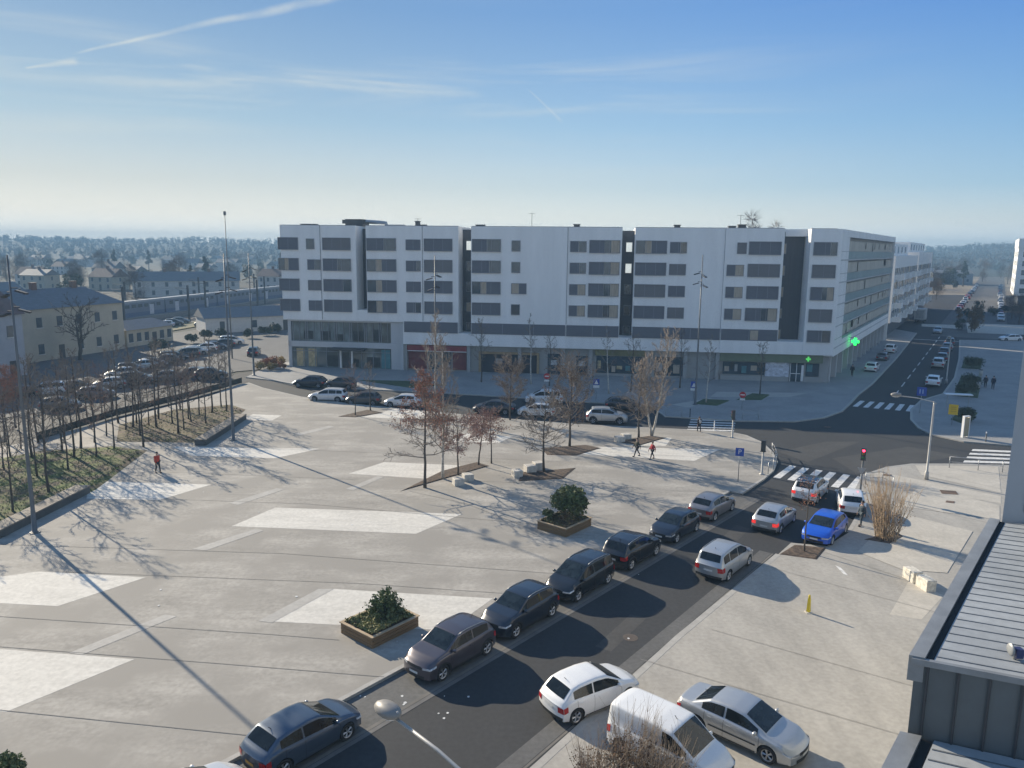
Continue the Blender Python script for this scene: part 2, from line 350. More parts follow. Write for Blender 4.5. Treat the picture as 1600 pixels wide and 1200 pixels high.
for q in ([(-60, 852), (440, 868), (900, 902)], [(-60, 963), (420, 995), (530, 1004)], [(-60, 1108), (400, 1155)], [(100, 897), (560, 915), (820, 933)], [(130, 778), (480, 790), (840, 822)], [(280, 697), (640, 712), (880, 724)], [(-30, 1240), (300, 1290)], [(-60, 1010), (330, 1040), (600, 1062)],
          [(640, 770), (730, 790), (850, 838)], [(700, 752), (1000, 765)], [(890, 705), (1180, 722)], [(380, 655), (700, 665), (1000, 676)], [(260, 740), (560, 752)]):
    strip(b, PX(0, *q), 0.035, 0.133)
struct(b.build('paving_joints', mat('paving_joint', (0.215, 0.20, 0.18), .95, var=.2)))
# far pavement in front of the long block, right pavement
FARP = PX(0.12, (1156, 657), (1240, 658), (1287, 652), (1315, 642), (1329, 629), (1340, 617), (1362, 600), (1400, 560), (1432, 520))
FARP2 = PX(0.12, (385, 589), (430, 594), (465, 601), (600, 609), (700, 614), (800, 620), (900, 627), (1015, 632), (1040, 650))
slab('far_pavement', [(p.x, p.y) for p in FARP] + [(88, 178), (70, 160), (40, 118), (-30, 122), (-36, 114)] + [(p.x, p.y) for p in FARP2], M_PAV, 0.12)
b = MB(); kerb(b, FARP2 + FARP, 0.25, -.05, 0.128); struct(b.build('far_kerb', M_KERB))
RP = PX(0.12, (1500, 531), (1499, 560), (1492, 590), (1474, 615), (1440, 625), (1424, 640), (1424, 655), (1436, 668), (1459, 679), (1506, 689), (1600, 697), (1800, 705))
slab('right_pavement', [(p.x, p.y) for p in RP] + [(150, 70), (160, 160)], M_PAV, 0.12)
b = MB(); kerb(b, RP, 0.25, -.05, 0.128); struct(b.build('right_kerb', M_KERB))
b = MB()
for q in ([(1120, 612), (1262, 614), (1235, 620), (1110, 620)], [(1050, 632), (1110, 622), (1118, 625), (1075, 637)]): b.face(PX(0.126, *q)[::-1])
struct(b.build('pale_paving', M_STRIPE))
# painted crossings and lane lines
def cross(name, a0, a1, b0, b1, n, fill, z=0.006):
    m = MB(); A0, A1, B0, B1 = PX(0, a0, a1, b0, b1)
    for i in range(n):
        t0 = i / n; t1 = (i + fill) / n
        m.face([(*(A0.lerp(A1, t0))[:2], z), (*(A0.lerp(A1, t1))[:2], z), (*(B0.lerp(B1, t1))[:2], z), (*(B0.lerp(B1, t0))[:2], z)])
    return struct(m.build(name, M_WHITE))
cross('crossing_markings', (1208, 746), (1346, 768), (1234, 727), (1362, 748), 6, 0.5)
cross('crossing_markings', (1332, 635), (1432, 644), (1344, 626), (1438, 634), 6, 0.5)
cross('crossing_markings', (1072, 676), (1080, 653), (1146, 678), (1150, 655), 6, 0.4)
cross('crossing_markings', (1500, 729), (1522, 699), (1600, 731), (1606, 703), 5, 0.5)
b = MB(); A = gp(1398, 618); B = gp(1470, 524); d = B - A
for i in range(11): strip(b, [A + d * (i / 11), A + d * ((i + .55) / 11)], 0.14, 0.006)
strip(b, PX(0, (1415, 529), (1500, 534)), 0.5, 0.007)
struct(b.build('lane_line', M_WHITE))
b = MB()
for x, y, r in ((985, 996, .35), (870, 1092, .3)):
    c = gp(x, y, .006); b.face([(c.x + r * cos(t * pi / 8), c.y + r * sin(t * pi / 8), .006) for t in range(16)])
struct(b.build('manhole_covers', mat('iron_cover', (0.085, 0.065, 0.05), 0.7, var=0.3, scale=6)))
b = MB()
for q in ([(1215, 706), (1290, 690), (1345, 690), (1262, 722)], [(1300, 716), (1420, 698), (1500, 712), (1340, 740)], [(930, 1010), (985, 960), (1010, 966), (955, 1018)], [(1130, 838), (1150, 820), (1172, 826), (1152, 845)]): b.face(PX(.0035, *q)[::-1])
struct(b.build('asphalt_repair', mat('asphalt_patch', (0.050, 0.049, 0.048), .9, var=.14, scale=.6, fine=.14)))
b = MB(); rq = random.Random(2)
for i in range(26):
    c = gp(*[(rq.uniform(560, 700), rq.uniform(1070, 1120)), (rq.uniform(700, 1100), rq.uniform(880, 1120)), (rq.uniform(200, 700), rq.uniform(760, 1120))][i % 3], .137); r = rq.uniform(.03, .09); b.face([(c.x + r * cos(t * 1.26) * rq.uniform(.6, 1), c.y + r * sin(t * 1.26), .137 if i % 3 == 2 else .012) for t in range(5)])
o = b.build('litter_scraps', M_SIGNW if 'sign_white' in MATS else mat('paper_scrap', (0.6, 0.6, 0.58), .8)); o['kind'] = 'stuff'
# paint arrow on the forecourt
b = MB(); b.face(PX(0.058, (1305, 883), (1314, 887), (1325, 899), (1318, 897))[::-1]); struct(b.build('arrow_paint', M_WHITE))
# grass beds left, soil triangles
def bed(name, pts, m, z0=0.125, h=0.08, seed=1):
    poly = PX(z0, *pts); b = MB(); n = len(poly); c = sum(poly, Vector()) / n
    ring2 = [p.lerp(c, .12) + Vector((0, 0, h)) for p in poly]
    b.grid([[*poly, poly[0]], [*ring2, ring2[0]]], flip=False); b.face(ring2)
    a = sum(poly[i][0] * poly[(i + 1) % n][1] - poly[(i + 1) % n][0] * poly[i][1] for i in range(n))
    if a < 0: b.f = [f[::-1] for f in b.f]
    return struct(b.build(name, m))
bed('grass_bed', [(-150, 905), (0, 838), (150, 765), (230, 704), (175, 697), (60, 705), (-100, 735), (-260, 800)], M_GRASS, h=.15)
bed('grass_bed', [(182, 690), (325, 692), (384, 640), (360, 632), (270, 640), (186, 664)], mat('dry_grass', (0.12, 0.10, 0.05), 0.95, var=0.5, scale=1.2, fine=0.3, hue=(0.11, 0.075, 0.05), bump=0.4), h=.12)
for q in ([(625, 768), (765, 728), (745, 722), (690, 736)], [(815, 738), (900, 731), (880, 748), (810, 752)], [(845, 700), (915, 695), (940, 700), (900, 712), (855, 711)], [(528, 651), (575, 640), (600, 645), (555, 652)], [(960, 690), (1015, 681), (1042, 684), (1000, 696)], [(655, 655), (700, 652), (715, 657), (670, 661)]):
    bed('soil_bed', q, M_SOIL, h=.05)
bed('soil_bed', [(1218, 866), (1242, 851), (1291, 856), (1276, 874)], M_SOIL, 0.06, .04)
bed('soil_bed', [(1350, 843), (1400, 830), (1412, 838), (1390, 850)], M_SOIL, 0.06, .04)
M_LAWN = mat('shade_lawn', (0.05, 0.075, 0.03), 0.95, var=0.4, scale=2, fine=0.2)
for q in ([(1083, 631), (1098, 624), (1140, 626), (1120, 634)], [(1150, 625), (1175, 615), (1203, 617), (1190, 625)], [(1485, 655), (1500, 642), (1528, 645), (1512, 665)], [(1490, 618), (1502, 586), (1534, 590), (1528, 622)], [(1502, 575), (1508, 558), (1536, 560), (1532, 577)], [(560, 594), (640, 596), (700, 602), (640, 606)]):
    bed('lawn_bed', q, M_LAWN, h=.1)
# ------------------------------------------------------------------ the long white apartment block
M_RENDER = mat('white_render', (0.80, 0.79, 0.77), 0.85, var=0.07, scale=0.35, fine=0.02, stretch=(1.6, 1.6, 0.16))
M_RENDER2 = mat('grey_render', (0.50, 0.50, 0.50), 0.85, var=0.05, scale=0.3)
M_DARKCL = mat('charcoal_cladding', (0.075, 0.08, 0.092), 0.6, var=0.12, scale=1.0, stretch=(3, 3, 0.2))
M_SHUT = mat('grey_louvre_shutter', (0.125, 0.13, 0.15), 0.6, var=0.10, scale=1.0, stretch=(0.3, 0.3, 14))
M_SHUT2 = mat('brown_louvre_shutter', (0.155, 0.15, 0.155), 0.6, var=0.12, scale=1.0, stretch=(0.3, 0.3, 14))
M_FRAME = mat('pale_grey_frame', (0.24, 0.245, 0.26), 0.55, var=0.08)
M_GLASS = mat('window_glass', (0.05, 0.07, 0.085), 0.08, var=0.35, scale=0.9, spec=0.8)
M_CURT = mat('beige_curtain', (0.42, 0.35, 0.27), 0.9, var=0.25, scale=3.0, stretch=(4, 4, .3))
M_LITW = mat('lit_window', (0.6, 0.6, 0.58), 0.6, emit=(0.8, 0.85, 0.8, 0.35))
M_CONC = mat('raw_concrete', (0.33, 0.33, 0.32), 0.85, var=0.1, scale=0.6)
M_BEIGE = mat('beige_shutter', (0.50, 0.46, 0.39), 0.75, var=0.16, scale=0.9, stretch=(1, 1, 0.1))
M_BALU = mat('greenish_glass', (0.24, 0.32, 0.33), 0.5, var=0.12, scale=0.4, spec=0.2)
M_METAL = mat('dark_metal', (0.06, 0.062, 0.066), 0.5, metal=0.4, var=0.1)
M_GALV = mat('galvanised_steel', (0.34, 0.35, 0.36), 0.45, metal=0.7, var=0.1)

FA = Vector((-33.2, 112.0, 0)); FB = Vector((42.5, 102.0, 0)); FANG = atan2(FB.y - FA.y, FB.x - FA.x)
BLK = empty('apartment_block', FA, FANG); tag(BLK, 'long white six storey apartment block with grey louvre windows facing the square', 'apartment block')
SA = RAD(58.4) - FANG; sd = Vector((cos(SA), sin(SA), 0)); sn = Vector((sin(SA), -cos(SA), 0))      # side street front: direction and outward normal
LEN = 76.36; SL = 61.0; TOPZ = 20.4
def part(b, name, m, smooth=False, parent=None, label=None): return b.build(name, m, parent or BLK, smooth, label=label)
# front wall pieces, stepped by a few centimetres at the seams; stair recesses between them
segs = [(0, 5.9, .0, 7.04), (5.9, 11.1, .06, 7.04), (12.6, 17.8, .0, 7.04), (17.8, 20.7, .0, 3.9), (20.7, 25.8, .06, 3.9), (27.6, 40.9, .0, 3.9), (40.9, 48.2, .08, 3.9), (49.9, 61.7, .08, 3.9), (61.7, 69.2, -.05, 3.9)]
b = MB()
for s0, s1, dy, z0 in segs: b.box(s0, s1, dy, 14, z0, TOPZ)
c2 = Vector((LEN, 0, 0)) + sd * 6.5; c3 = c2 - sn * 4.2
b.prism([(72.5, -.05), (LEN, -.05), (c2.x, c2.y), (c2.x - 6, c2.y + 2), (72.5, 9)], 3.9, TOPZ)
part(b, 'wall', M_RENDER)
for s0, s1, z0 in ((11.1, 12.6, 8.6), (25.8, 27.6, 5.6), (48.2, 49.9, 5.6), (69.2, 72.5, 5.6)):
    b = MB(); b.box(s0, s1, 3.2, 13.9, z0, TOPZ - .35); part(b, 'stair_recess', M_DARKCL)
for s0, s1, z0, z1 in ((11.1, 12.6, 7.04, 8.6), (25.8, 27.6, 3.9, 5.6), (48.2, 49.9, 3.9, 5.6), (69.2, 72.5, 3.9, 5.6)): b = MB(); b.box(s0, s1, .05, 13.8, z0, z1); part(b, 'recess_parapet', M_RENDER)
for s0, s1 in ((0, 11.1), (12.6, 25.8), (27.6, 48.2), (49.9, 69.2), (72.5, 75.8)): b = MB(); b.box(s0 + .02, s1 - .02, .1, .5, TOPZ, TOPZ + .07); part(b, 'coping', M_FRAME)
# windows of the front: every opening its own part; pane and shutter are its sub-parts
def window(s0, s1, z0, z1, y, style, parent=None, proud=.07):
    w = MB(); t = .07
    for a in ((s0 - t, s0, z0 - t, z1 + t), (s1, s1 + t, z0 - t, z1 + t)): w.box(a[0], a[1], y - proud, y + .02, a[2], a[3])
    w.box(s0, s1, y - proud, y + .02, z1, z1 + t); w.box(s0, s1, y - proud - .05, y + .02, z0 - t, z0)
    if s1 - s0 > 1.6:
        k_ = max(2, round((s1 - s0) / 1.3))
        for i in range(1, k_): xm = s0 + (s1 - s0) * i / k_; w.box(xm - .022, xm + .022, y - .045, y + .02, z0, z1)
    o = part(w, 'window', M_FRAME, parent=parent)
    y -= .03
    def pane(a, c, m, name): q = MB(); q.box(a, c, y, y + .02, z0, z1); part(q, name, m, parent=o)
    if style == 'S': # full louvre
        pane(s0, s1, random.choice((M_SHUT, M_SHUT, M_SHUT2)), 'shutter')
    elif style == 'G': pane(s0, s1, M_GLASS, 'pane')
    elif style == 'C': pane(s0, s1, M_CURT, 'pane')
    elif style == 'L': pane(s0, s1, M_LITW, 'pane')
    elif style == 'SC': m_ = (s0 + s1) / 2; pane(s0, m_ - .02, M_SHUT, 'shutter'); pane(m_ + .02, s1, M_CURT, 'pane')
    elif style == 'CS': m_ = (s0 + s1) / 2; pane(s0, m_ - .02, M_CURT, 'pane'); pane(m_ + .02, s1, M_SHUT, 'shutter')
    elif style == 'SG': m_ = s0 + (s1 - s0) * jit(.5, .75); pane(s0, m_ - .02, M_SHUT, 'shutter'); pane(m_ + .02, s1, M_GLASS, 'pane')
    elif style == 'SGC': a = s0 + (s1 - s0) * .5; c = s0 + (s1 - s0) * .72; pane(s0, a - .02, M_SHUT, 'shutter'); pane(a, c, M_GLASS, 'pane'); pane(c + .02, s1, M_CURT, 'pane')
    elif style == 'SCG': a = s0 + (s1 - s0) * .3; c = s0 + (s1 - s0) * .5; pane(s0, a - .02, M_GLASS, 'pane'); pane(a, c, M_CURT, 'pane'); pane(c + .02, s1, M_SHUT, 'shutter')
    return o
BIG = [(-.3, 2.6, ['S', 'SCG', 'S', 'S'], 0), (6.3, 10.3, ['S', 'SG', 'SG', 'S'], .06), (12.75, 16.9, ['SG', 'SCG', 'SCG', 'SCG'], 0), (21.0, 24.9, ['S'] * 4, .06), (27.8, 31.7, ['SG', 'SG', 'SCG', 'S'], 0), (43.9, 47.9, ['SGC', 'SGC', 'SGC', 'SGC'], .08), (50.1, 54.1, ['SCG', 'S', 'S', 'S'], .08), (64.8, 68.8, ['S', 'S', 'S', 'SGC'], -.05), (72.95, 75.8, ['SG', 'S', 'SGC', 'S', 'SG'], -.05)]
for s0, s1, st, y in BIG:
    for k, q in enumerate(st):
        if k < 4: window(s0, s1, 17.05 - 2.9 * k, 18.65 - 2.9 * k, y, q, proud=.12)
        else: window(s0, s1, 5.7, 7.15, y, q, proud=.12)
SM = [(3.9, 5.0, 0, ['G', '', '', ''], 0), (4.0, 5.9, 0, ['', 'SG', 'S', 'S'], 0), (18.4, 20.4, 0, ['S', 'SG', 'S', 'SG'], 0), (33.3, 34.4, 0, ['G', 'G', '', 'G'], 0), (33.3, 35.3, 0, ['', '', 'CS', ''], 0), (41.3, 43.4, 0, ['SG', 'SG', 'SC', 'SC'], .08), (54.6, 56.7, 0, ['SG', 'S', 'S', 'S'], .08), (63.3, 64.4, 0, ['S', '', '', ''], -.05), (62.1, 64.2, 0, ['', 'SC', 'SC', 'SC'], -.05)]
for s0, s1, _, st, y in SM:
    for k, q in enumerate(st):
        if q: window(s0, s1, 17.15 - 2.9 * k, 18.5 - 2.9 * k, y, q)
for s0, s1, n, lit in ((11.6, 12.4, 4, ()), (26.35, 27.2, 5, (0,)), (48.8, 49.6, 5, (0, 1)), (69.25, 70.1, 5, ())):
    for k in range(n):
        z0 = 17.2 - 2.9 * k
        window(s0, s1, z0, z0 + 1.25, 3.2, 'L' if k in lit else ('C' if s0 > 60 else random.choice(['G', 'C', 'G'])))
# continuous first floor band of louvres
for s0, s1 in ((18.0, 25.7), (27.7, 40.8), (41.0, 48.1), (50.0, 61.6), (61.8, 69.1)):
    w = MB(); w.box(s0, s1, -.06, .05, 5.62, 7.14); o = part(w, 'louvre_band', M_SHUT)
    n = max(2, int((s1 - s0) / 3.3))
    for i in range(n + 1):
        x = s0 + (s1 - s0) * i / n; w = MB(); w.box(x - .04, x + .04, -.09, -.055, 5.62, 7.14); part(w, 'mullion', M_FRAME, parent=o)
w = MB(); w.box(65.6, 66.6, -.1, -.06, 5.75, 7.0); part(w, 'curtained_pane', M_CURT)
w = MB()
for s in (5.9, 20.7, 40.9, 61.7): w.box(s - .03, s + .03, -.02, .1, 7.2, TOPZ)
part(w, 'expansion_joint', M_FRAME)
# two storey glazed shop at the left end
w = MB(); w.box(.9, 17.4, .55, .75, .12, 7.0); gl = part(w, 'shop_glazing', mat('shop_glass', (0.17, 0.205, 0.205), 0.1, var=0.5, scale=0.55, spec=0.9, stretch=(1.6, 1, .8), hue=(0.10, 0.115, 0.11)))
w = MB(); w.box(.5, 17.8, .3, 1.3, 3.1, 3.9); w.box(.5, 17.8, .3, 13, 6.8, 7.04); w.box(.5, .95, .3, 13, .1, 6.8); w.box(17.35, 17.8, .0, 13, .1, 6.8); w.box(15.9, 17.3, .35, .9, .1, 6.8)
part(w, 'shop_frame', M_RENDER2)
w = MB()
for i in range(7):
    x = .95 + 2.2 * i
    for dx in (0, .28): w.box(x + dx - .05, x + dx + .05, .42, .56, 3.95, 6.8)
    w.box(x + 1.25 - .03, x + 1.25 + .03, .46, .56, 3.95, 6.8)
for i in range(9): x = .95 + 1.75 * i; w.box(x - .04, x + .04, .44, .56, .12, 3.1)
w.box(.95, 15.9, .46, .57, 2.45, 2.52)
part(w, 'glazing_bar', M_FRAME)
w = MB()
for x, zz, ww, hh, m_ in ((1.6, .2, 1.2, 2.6, 0), (3.4, .2, 1.2, 2.6, 0), (6.2, .3, 1.9, 1.6, 1), (9.6, .3, 1.4, 1.2, 1), (12.2, .3, 2.0, 1.5, 1), (14.4, .2, 1.3, 2.7, 2), (2.8, 4.2, 1.4, 1.2, 1), (5.4, 4.1, 1.5, 1.3, 1), (7.6, 4.1, 1.3, .9, 1), (10.2, 4.1, 1.6, 1.4, 1), (13.2, 4.1, 1.2, 1.7, 1)):
    w = MB(); w.box(x, x + ww, .52, .548, zz, zz + hh); part(w, 'shop_display', [mat('warm_display', (0.46, 0.36, 0.20), 0.8, var=0.4, scale=3), mat('dark_display', (0.03, 0.035, 0.035), 0.6, var=0.5, scale=3), mat('teal_panel', (0.07, 0.20, 0.22), 0.5)][m_])
w = MB(); w.box(7.3, 12.3, -1.3, .5, 2.85, 3.15); part(w, 'entrance_canopy', M_METAL)
w = MB(); w.box(8.2, 8.45, .3, .56, .12, 2.8); w.box(9.9, 10.15, .3, .56, .12, 2.8); w.box(8.5, 9.85, .5, .54, .12, 2.6, 1); part(w, 'door', [M_RENDER, M_METAL])
# recessed ground floor with shop fronts and the car park gate
w = MB(); w.box(17.8, 76.2, .9, 13.5, .1, 3.9); part(w, 'ground_floor_wall', M_CONC)
for x in (18.0, 27.2, 34.5, 40.6, 44.4, 52.2, 57.3, 61.6): w = MB(); w.box(x - .25, x + .25, .3, .9, .1, 3.9); part(w, 'column', M_CONC)
w = MB(); w.box(18.3, 26.9, .25, .9, 3.0, 3.75); part(w, 'shop_fascia', mat('dark_red_fascia', (0.22, 0.03, 0.035), 0.5, var=0.15))
w = MB(); w.box(18.3, 26.9, .22, .3, 2.92, 3.0); part(w, 'fascia_strip', M_RENDER)
w = MB(); w.box(18.3, 21.0, .8, .92, .3, 2.8, 1); w.box(21.3, 24.6, .82, .93, .3, 2.8); w.box(24.8, 26.8, .8, .92, .3, 2.8, 1); part(w, 'shop_window', [M_GLASS, mat('red_panel', (0.16, 0.03, 0.03), 0.5)])
w = MB(); w.box(28.6, 37.2, .5, .9, 2.75, 3.05); w.box(28.6, 28.9, .5, .9, .1, 2.75); w.box(36.9, 37.2, .5, .9, .1, 2.75); part(w, 'gate_surround', mat('pine_beam', (0.34, 0.24, 0.13), 0.7, var=0.2))
w = MB(); w.box(28.9, 36.9, .84, .93, .1, 2.75); part(w, 'car_park_gate', mat('dark_gate', (0.03, 0.035, 0.045), 0.6, var=0.2))
for a_, c_, e_, f_ in ((38.4, 40.2, .1, 3.0), (42.4, 44.0, .1, 2.8), (45.2, 51.6, .5, 2.9), (53.2, 57.0, .4, 3.0)): w = MB(); w.box(a_, c_, .84, .93, e_, f_); part(w, 'dark_opening', M_GLASS)
w = MB(); w.box(45.0, 51.8, .6, .9, 3.0, 3.8); part(w, 'shop_fascia', mat('olive_fascia', (0.20, 0.19, 0.09), 0.6, var=0.3, scale=.6))
# posters, shelves and signs behind the glass
rs = random.Random(21)
for a_, c_, z_ in ((21.4, 24.5, .4), (45.4, 51.4, .6), (53.4, 56.8, .5), (62.6, 67.7, 1.0), (73.4, 74.9, 1.0)):
    x_ = a_
    while x_ < c_ - .4:
        ww = rs.uniform(.35, .9); hh = rs.uniform(.4, 1.3); zz = z_ + rs.uniform(0, .6)
        w = MB(); w.box(x_, min(c_, x_ + ww), .77, .80, zz, min(2.55, zz + hh)); part(w, 'display_panel', (MATS['warm_display'], MATS['teal_panel'], M_CURT, MATS['dark_display'], M_CONC)[rs.randrange(5)]); x_ += ww + rs.uniform(.15, .8)
for s_, m_ in ((31.5, M_CONC), (39.3, M_RENDER2), (43.2, M_RENDER2)):
    w = MB(); w.box(s_ - .45, s_ + .45, .80, .835, 1.4, 2.1); part(w, 'door_panel', m_)
# pharmacy at the street corner
M_GRN = mat('green_fascia', (0.15, 0.18, 0.115), 0.55, var=0.12)
c5 = Vector((LEN - .9, .75, 0)); ph = c5 + sd * 9
w = MB(); w.box(61.9, 75.3, .35, .9, 2.75, 3.85); part(w, 'pharmacy_fascia', M_GRN)
w = MB()
w.box(62.4, 67.9, .8, .93, .9, 2.6); part(w, 'shop_window', M_GLASS); w = MB(); w.box(71.2, 73.0, .8, .93, .15, 2.65); part(w, 'shop_door', M_GLASS); w = MB(); w.box(73.3, 75.0, .8, .93, .9, 2.65); part(w, 'shop_window', M_GLASS)
w = MB(); w.box(68.0, 71.1, .7, .82, .75, 2.7); part(w, 'shop_poster', mat('pale_poster', (0.52, 0.54, 0.60), 0.6, var=0.35, scale=1.4, fine=.2, stretch=(1, 1, 2.2)))
w = MB(); w.box(71.25, 71.32, .74, .8, .15, 2.65); w.box(72.05, 72.12, .74, .8, .15, 2.65); w.box(72.7, 73.0, .7, .8, .2, 2.4); w.box(71.3, 72.6, .74, .8, 1.2, 1.27); part(w, 'door_frame', M_RENDER)
w = MB()
for cx, z in ((73.4, 3.3),): w.box(cx - .1, cx + .1, .28, .36, z - .32, z + .32); w.box(cx - .32, cx - .1, .28, .36, z - .1, z + .1); w.box(cx + .1, cx + .32, .28, .36, z - .1, z + .1)
part(w, 'green_cross', mat('lit_green_cross', (0.1, 0.5, 0.1), 0.5, emit=(0.12, 0.9, 0.15, 0.3)))
w = MB(); w.box(62.1, 71.1, .62, .92, .1, .74); part(w, 'plinth', M_CONC); w = MB(); w.box(73.0, 75.2, .62, .92, .1, .85); part(w, 'plinth', M_CONC)
# side wing along the street: storeys of balustrades and shutters
def SP(s, off=0.0): p = Vector((LEN, 0, 0)) + sd * s + sn * off; return p
def sbox(b, s0, s1, o0, o1, z0, z1, mi=0):
    q = [SP(s0, o0), SP(s1, o0), SP(s1, o1), SP(s0, o1)]; b.prism([(p.x, p.y) for p in q], z0, z1, mi)
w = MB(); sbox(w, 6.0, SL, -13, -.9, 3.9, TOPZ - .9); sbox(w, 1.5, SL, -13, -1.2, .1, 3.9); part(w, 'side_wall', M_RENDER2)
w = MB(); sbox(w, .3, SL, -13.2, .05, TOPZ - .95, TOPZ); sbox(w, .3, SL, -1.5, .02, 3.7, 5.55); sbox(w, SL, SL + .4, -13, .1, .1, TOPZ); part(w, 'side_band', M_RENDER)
rng = random.Random(3)
for k in range(5):
    zf = 16.5 - 2.9 * k
    w = MB(); sbox(w, .35, SL, -.9, .04, zf - .18, zf); o = part(w, 'balcony', M_RENDER2)
    w = MB(); sbox(w, .4, SL - .1, -.04, .0, zf + .02, zf + 1.02); part(w, 'balustrade', M_BALU, parent=o)
    w = MB(); sbox(w, .4, SL, -.03, .03, zf + 1.02, zf + 1.08); part(w, 'handrail', M_GALV, parent=o)
    w = MB(); s = .5
    while s < SL - 1.2:
        L_ = 1.15; 
        if rng.random() < .94: sbox(w, s, s + L_ - .05, -.30, -.24, zf + .05, zf + 2.45 - (.0 if rng.random() < .9 else 1.0))
        s += L_
    part(w, 'shutter', M_BEIGE, parent=o)
for i in range(12): w = MB(); sbox(w, 2 + i * 4.9, 5.6 + i * 4.9, -1.21, -1.1, .6, 3.2); part(w, 'shop_window', [M_GLASS, mat('shop_blue', (0.08, 0.12, 0.17), 0.4), mat('shop_plum', (0.12, 0.08, 0.12), 0.4)][i % 3])
for i in range(13): w = MB(); sbox(w, 1.4 + i * 4.9, 1.9 + i * 4.9, -1.2, -.4, .1, 3.7); part(w, 'column', M_RENDER2)
w = MB(); sbox(w, 9.0, 10.5, -.95, -.88, 4.0, 4.05); 
# roof plant
w = MB(); w.box(8.6, 11.2, 3, 6, TOPZ, TOPZ + 1.0); w.box(8.2, 11.4, 2.9, 3.0, TOPZ + .35, TOPZ + .9); part(w, 'roof_plant', M_METAL)
w = MB(); w.tube([(11.2, 4.5, 21.1), (13.2, 4.5, 21.0), (14.2, 4.5, 20.9), (14.4, 4.5, 20.2)], .28, 8); w.box(14.6, 17, 4, 5, TOPZ, TOPZ + .3); part(w, 'roof_duct', M_GALV, smooth=False)
for s, wd, h in ((19.2, .5, .8), (20.0, .8, .3), (28.3, 1.2, .35), (41.9, .8, .5), (55.6, .8, .5), (62.9, .9, .4), (64.2, 1.0, .6), (3.0, 2.2, .3)):
    w = MB(); w.box(s - wd / 2, s + wd / 2, 3, 4, TOPZ, TOPZ + h - .1); w.box(s - wd / 2 - .08, s + wd / 2 + .08, 2.92, 4.08, TOPZ + h - .1, TOPZ + h); part(w, 'chimney', M_METAL)
w = MB()
for s, h in ((35.6, 2.0), (64.0, 1.9), (69.0, .9), (19.2, 1.2)): w.tube([(s, 3.5, TOPZ), (s, 3.5, TOPZ + h)], .03, 5); w.tube([(s - .5, 3.5, TOPZ + h - .1), (s + .5, 3.5, TOPZ + h - .1)], .02, 4)
part(w, 'aerial', M_METAL)

# pharmacy cross on its own bracket over the side street
o = empty('pharmacy_cross', FA); W2 = Matrix.Rotation(FANG, 4, 'Z')
pc = Matrix.Translation(FA) @ W2 @ SP(13, .9); o.location = (pc.x, pc.y, 0)
vn = Vector((0, 0, CAMH)) - Vector((pc.x, pc.y, 4.6)); o.rotation_euler.z = RAD(58.4)
tag(o, 'glowing green pharmacy cross sign hanging out over the side street', 'pharmacy sign')
b = MB(); u = .42
b.box(-.12, .12, -u * .4, u * .4, 4.6 - 1.2 * u, 4.6 + 1.2 * u); b.box(-.12, .12, u * .4, 1.2 * u, 4.6 - .4 * u, 4.6 + .4 * u); b.box(-.12, .12, -1.2 * u, -u * .4, 4.6 - .4 * u, 4.6 + .4 * u)
b.build('cross', mat('glowing_green', (0.0, 0.5, 0.05), 0.5, emit=(0.01, 1.0, 0.06, 3.0)), o)
b = MB(); b.box(-.03, .03, .4, 1.6, 5.15, 5.22); b.box(-.03, .03, -.02, .03, 5.0, 5.2); b.build('bracket', M_METAL, o)

# white blocks further along the side street
def white_block(k0, k1, h, lab, balc=True):
    d = Vector((cos(RAD(58.4)), sin(RAD(58.4)), 0)); n = Vector((d.y, -d.x, 0)); base = Vector((74.5, 154, 0))
    ro = base + d * k0; o = empty('apartment_building', ro, RAD(58.4)); tag(o, lab, 'apartment building')
    L_ = k1 - k0
    b = MB(); b.box(0, L_, 0, 13, 3.2, h - 2.6); b.box(1.5, L_ - .8, 2.4, 12, h - 2.6, h); b.build('wall', M_RENDER, o)
    b = MB(); b.box(.4, L_ - .4, 1.0, 12.6, 0, 3.2); b.build('ground_floor_wall', mat('dark_base', (0.10, 0.11, 0.13), 0.6, var=.3), o)
    nf = int((h - 3.2 - 2.6) / 2.9)
    for f in range(nf):
        z = 3.3 + 2.9 * f
        for i in range(int(L_ / 6.5)):
            s = 1.2 + i * 6.5
            w = MB(); w.box(s, s + 1.6, -.06, .02, z + .9, z + 2.3); w.build('window', M_GLASS, o)
            if i % 2 == (0 if balc else 1):
                w = MB(); w.box(s + 2.2, s + 5.6, -1.5, 0, z - .12, z + .06); w.box(s + 2.2, s + 5.6, -1.5, -1.44, z + .06, z + 1.0); w.box(s + 2.2, s + 2.26, -1.44, 0, z + .06, z + 1.0); q = w.build('balcony', M_RENDER, o)
                w = MB(); w.box(s + 2.6, s + 5.2, -.05, .03, z + .1, z + 2.3); w.build('window', M_CURT if (i + f) % 3 else M_GLASS, q)
            else:
                w = MB(); w.box(s + 3.2, s + 5.2, -.06, .02, z + .5, z + 2.3); w.build('window', M_GLASS, o)
    w = MB(); 
    for i in range(int(L_ / 8)): w.box(3 + i * 8, 5.2 + i * 8, 2.34, 2.42, h - 2.1, h - .6)
    w.build('window', M_GLASS, o)
    w = MB(); w.box(L_ - .02, L_ + .05, 1.5, 2.6, 7, 8.4); w.build('end_window', M_GLASS, o)
    return o
white_block(5, 57, 19.4, 'white apartment building with balconies next beyond the long block on the side street')
white_block(60.5, 110, 20.2, 'white apartment building farthest along the shaded side of the street', False)
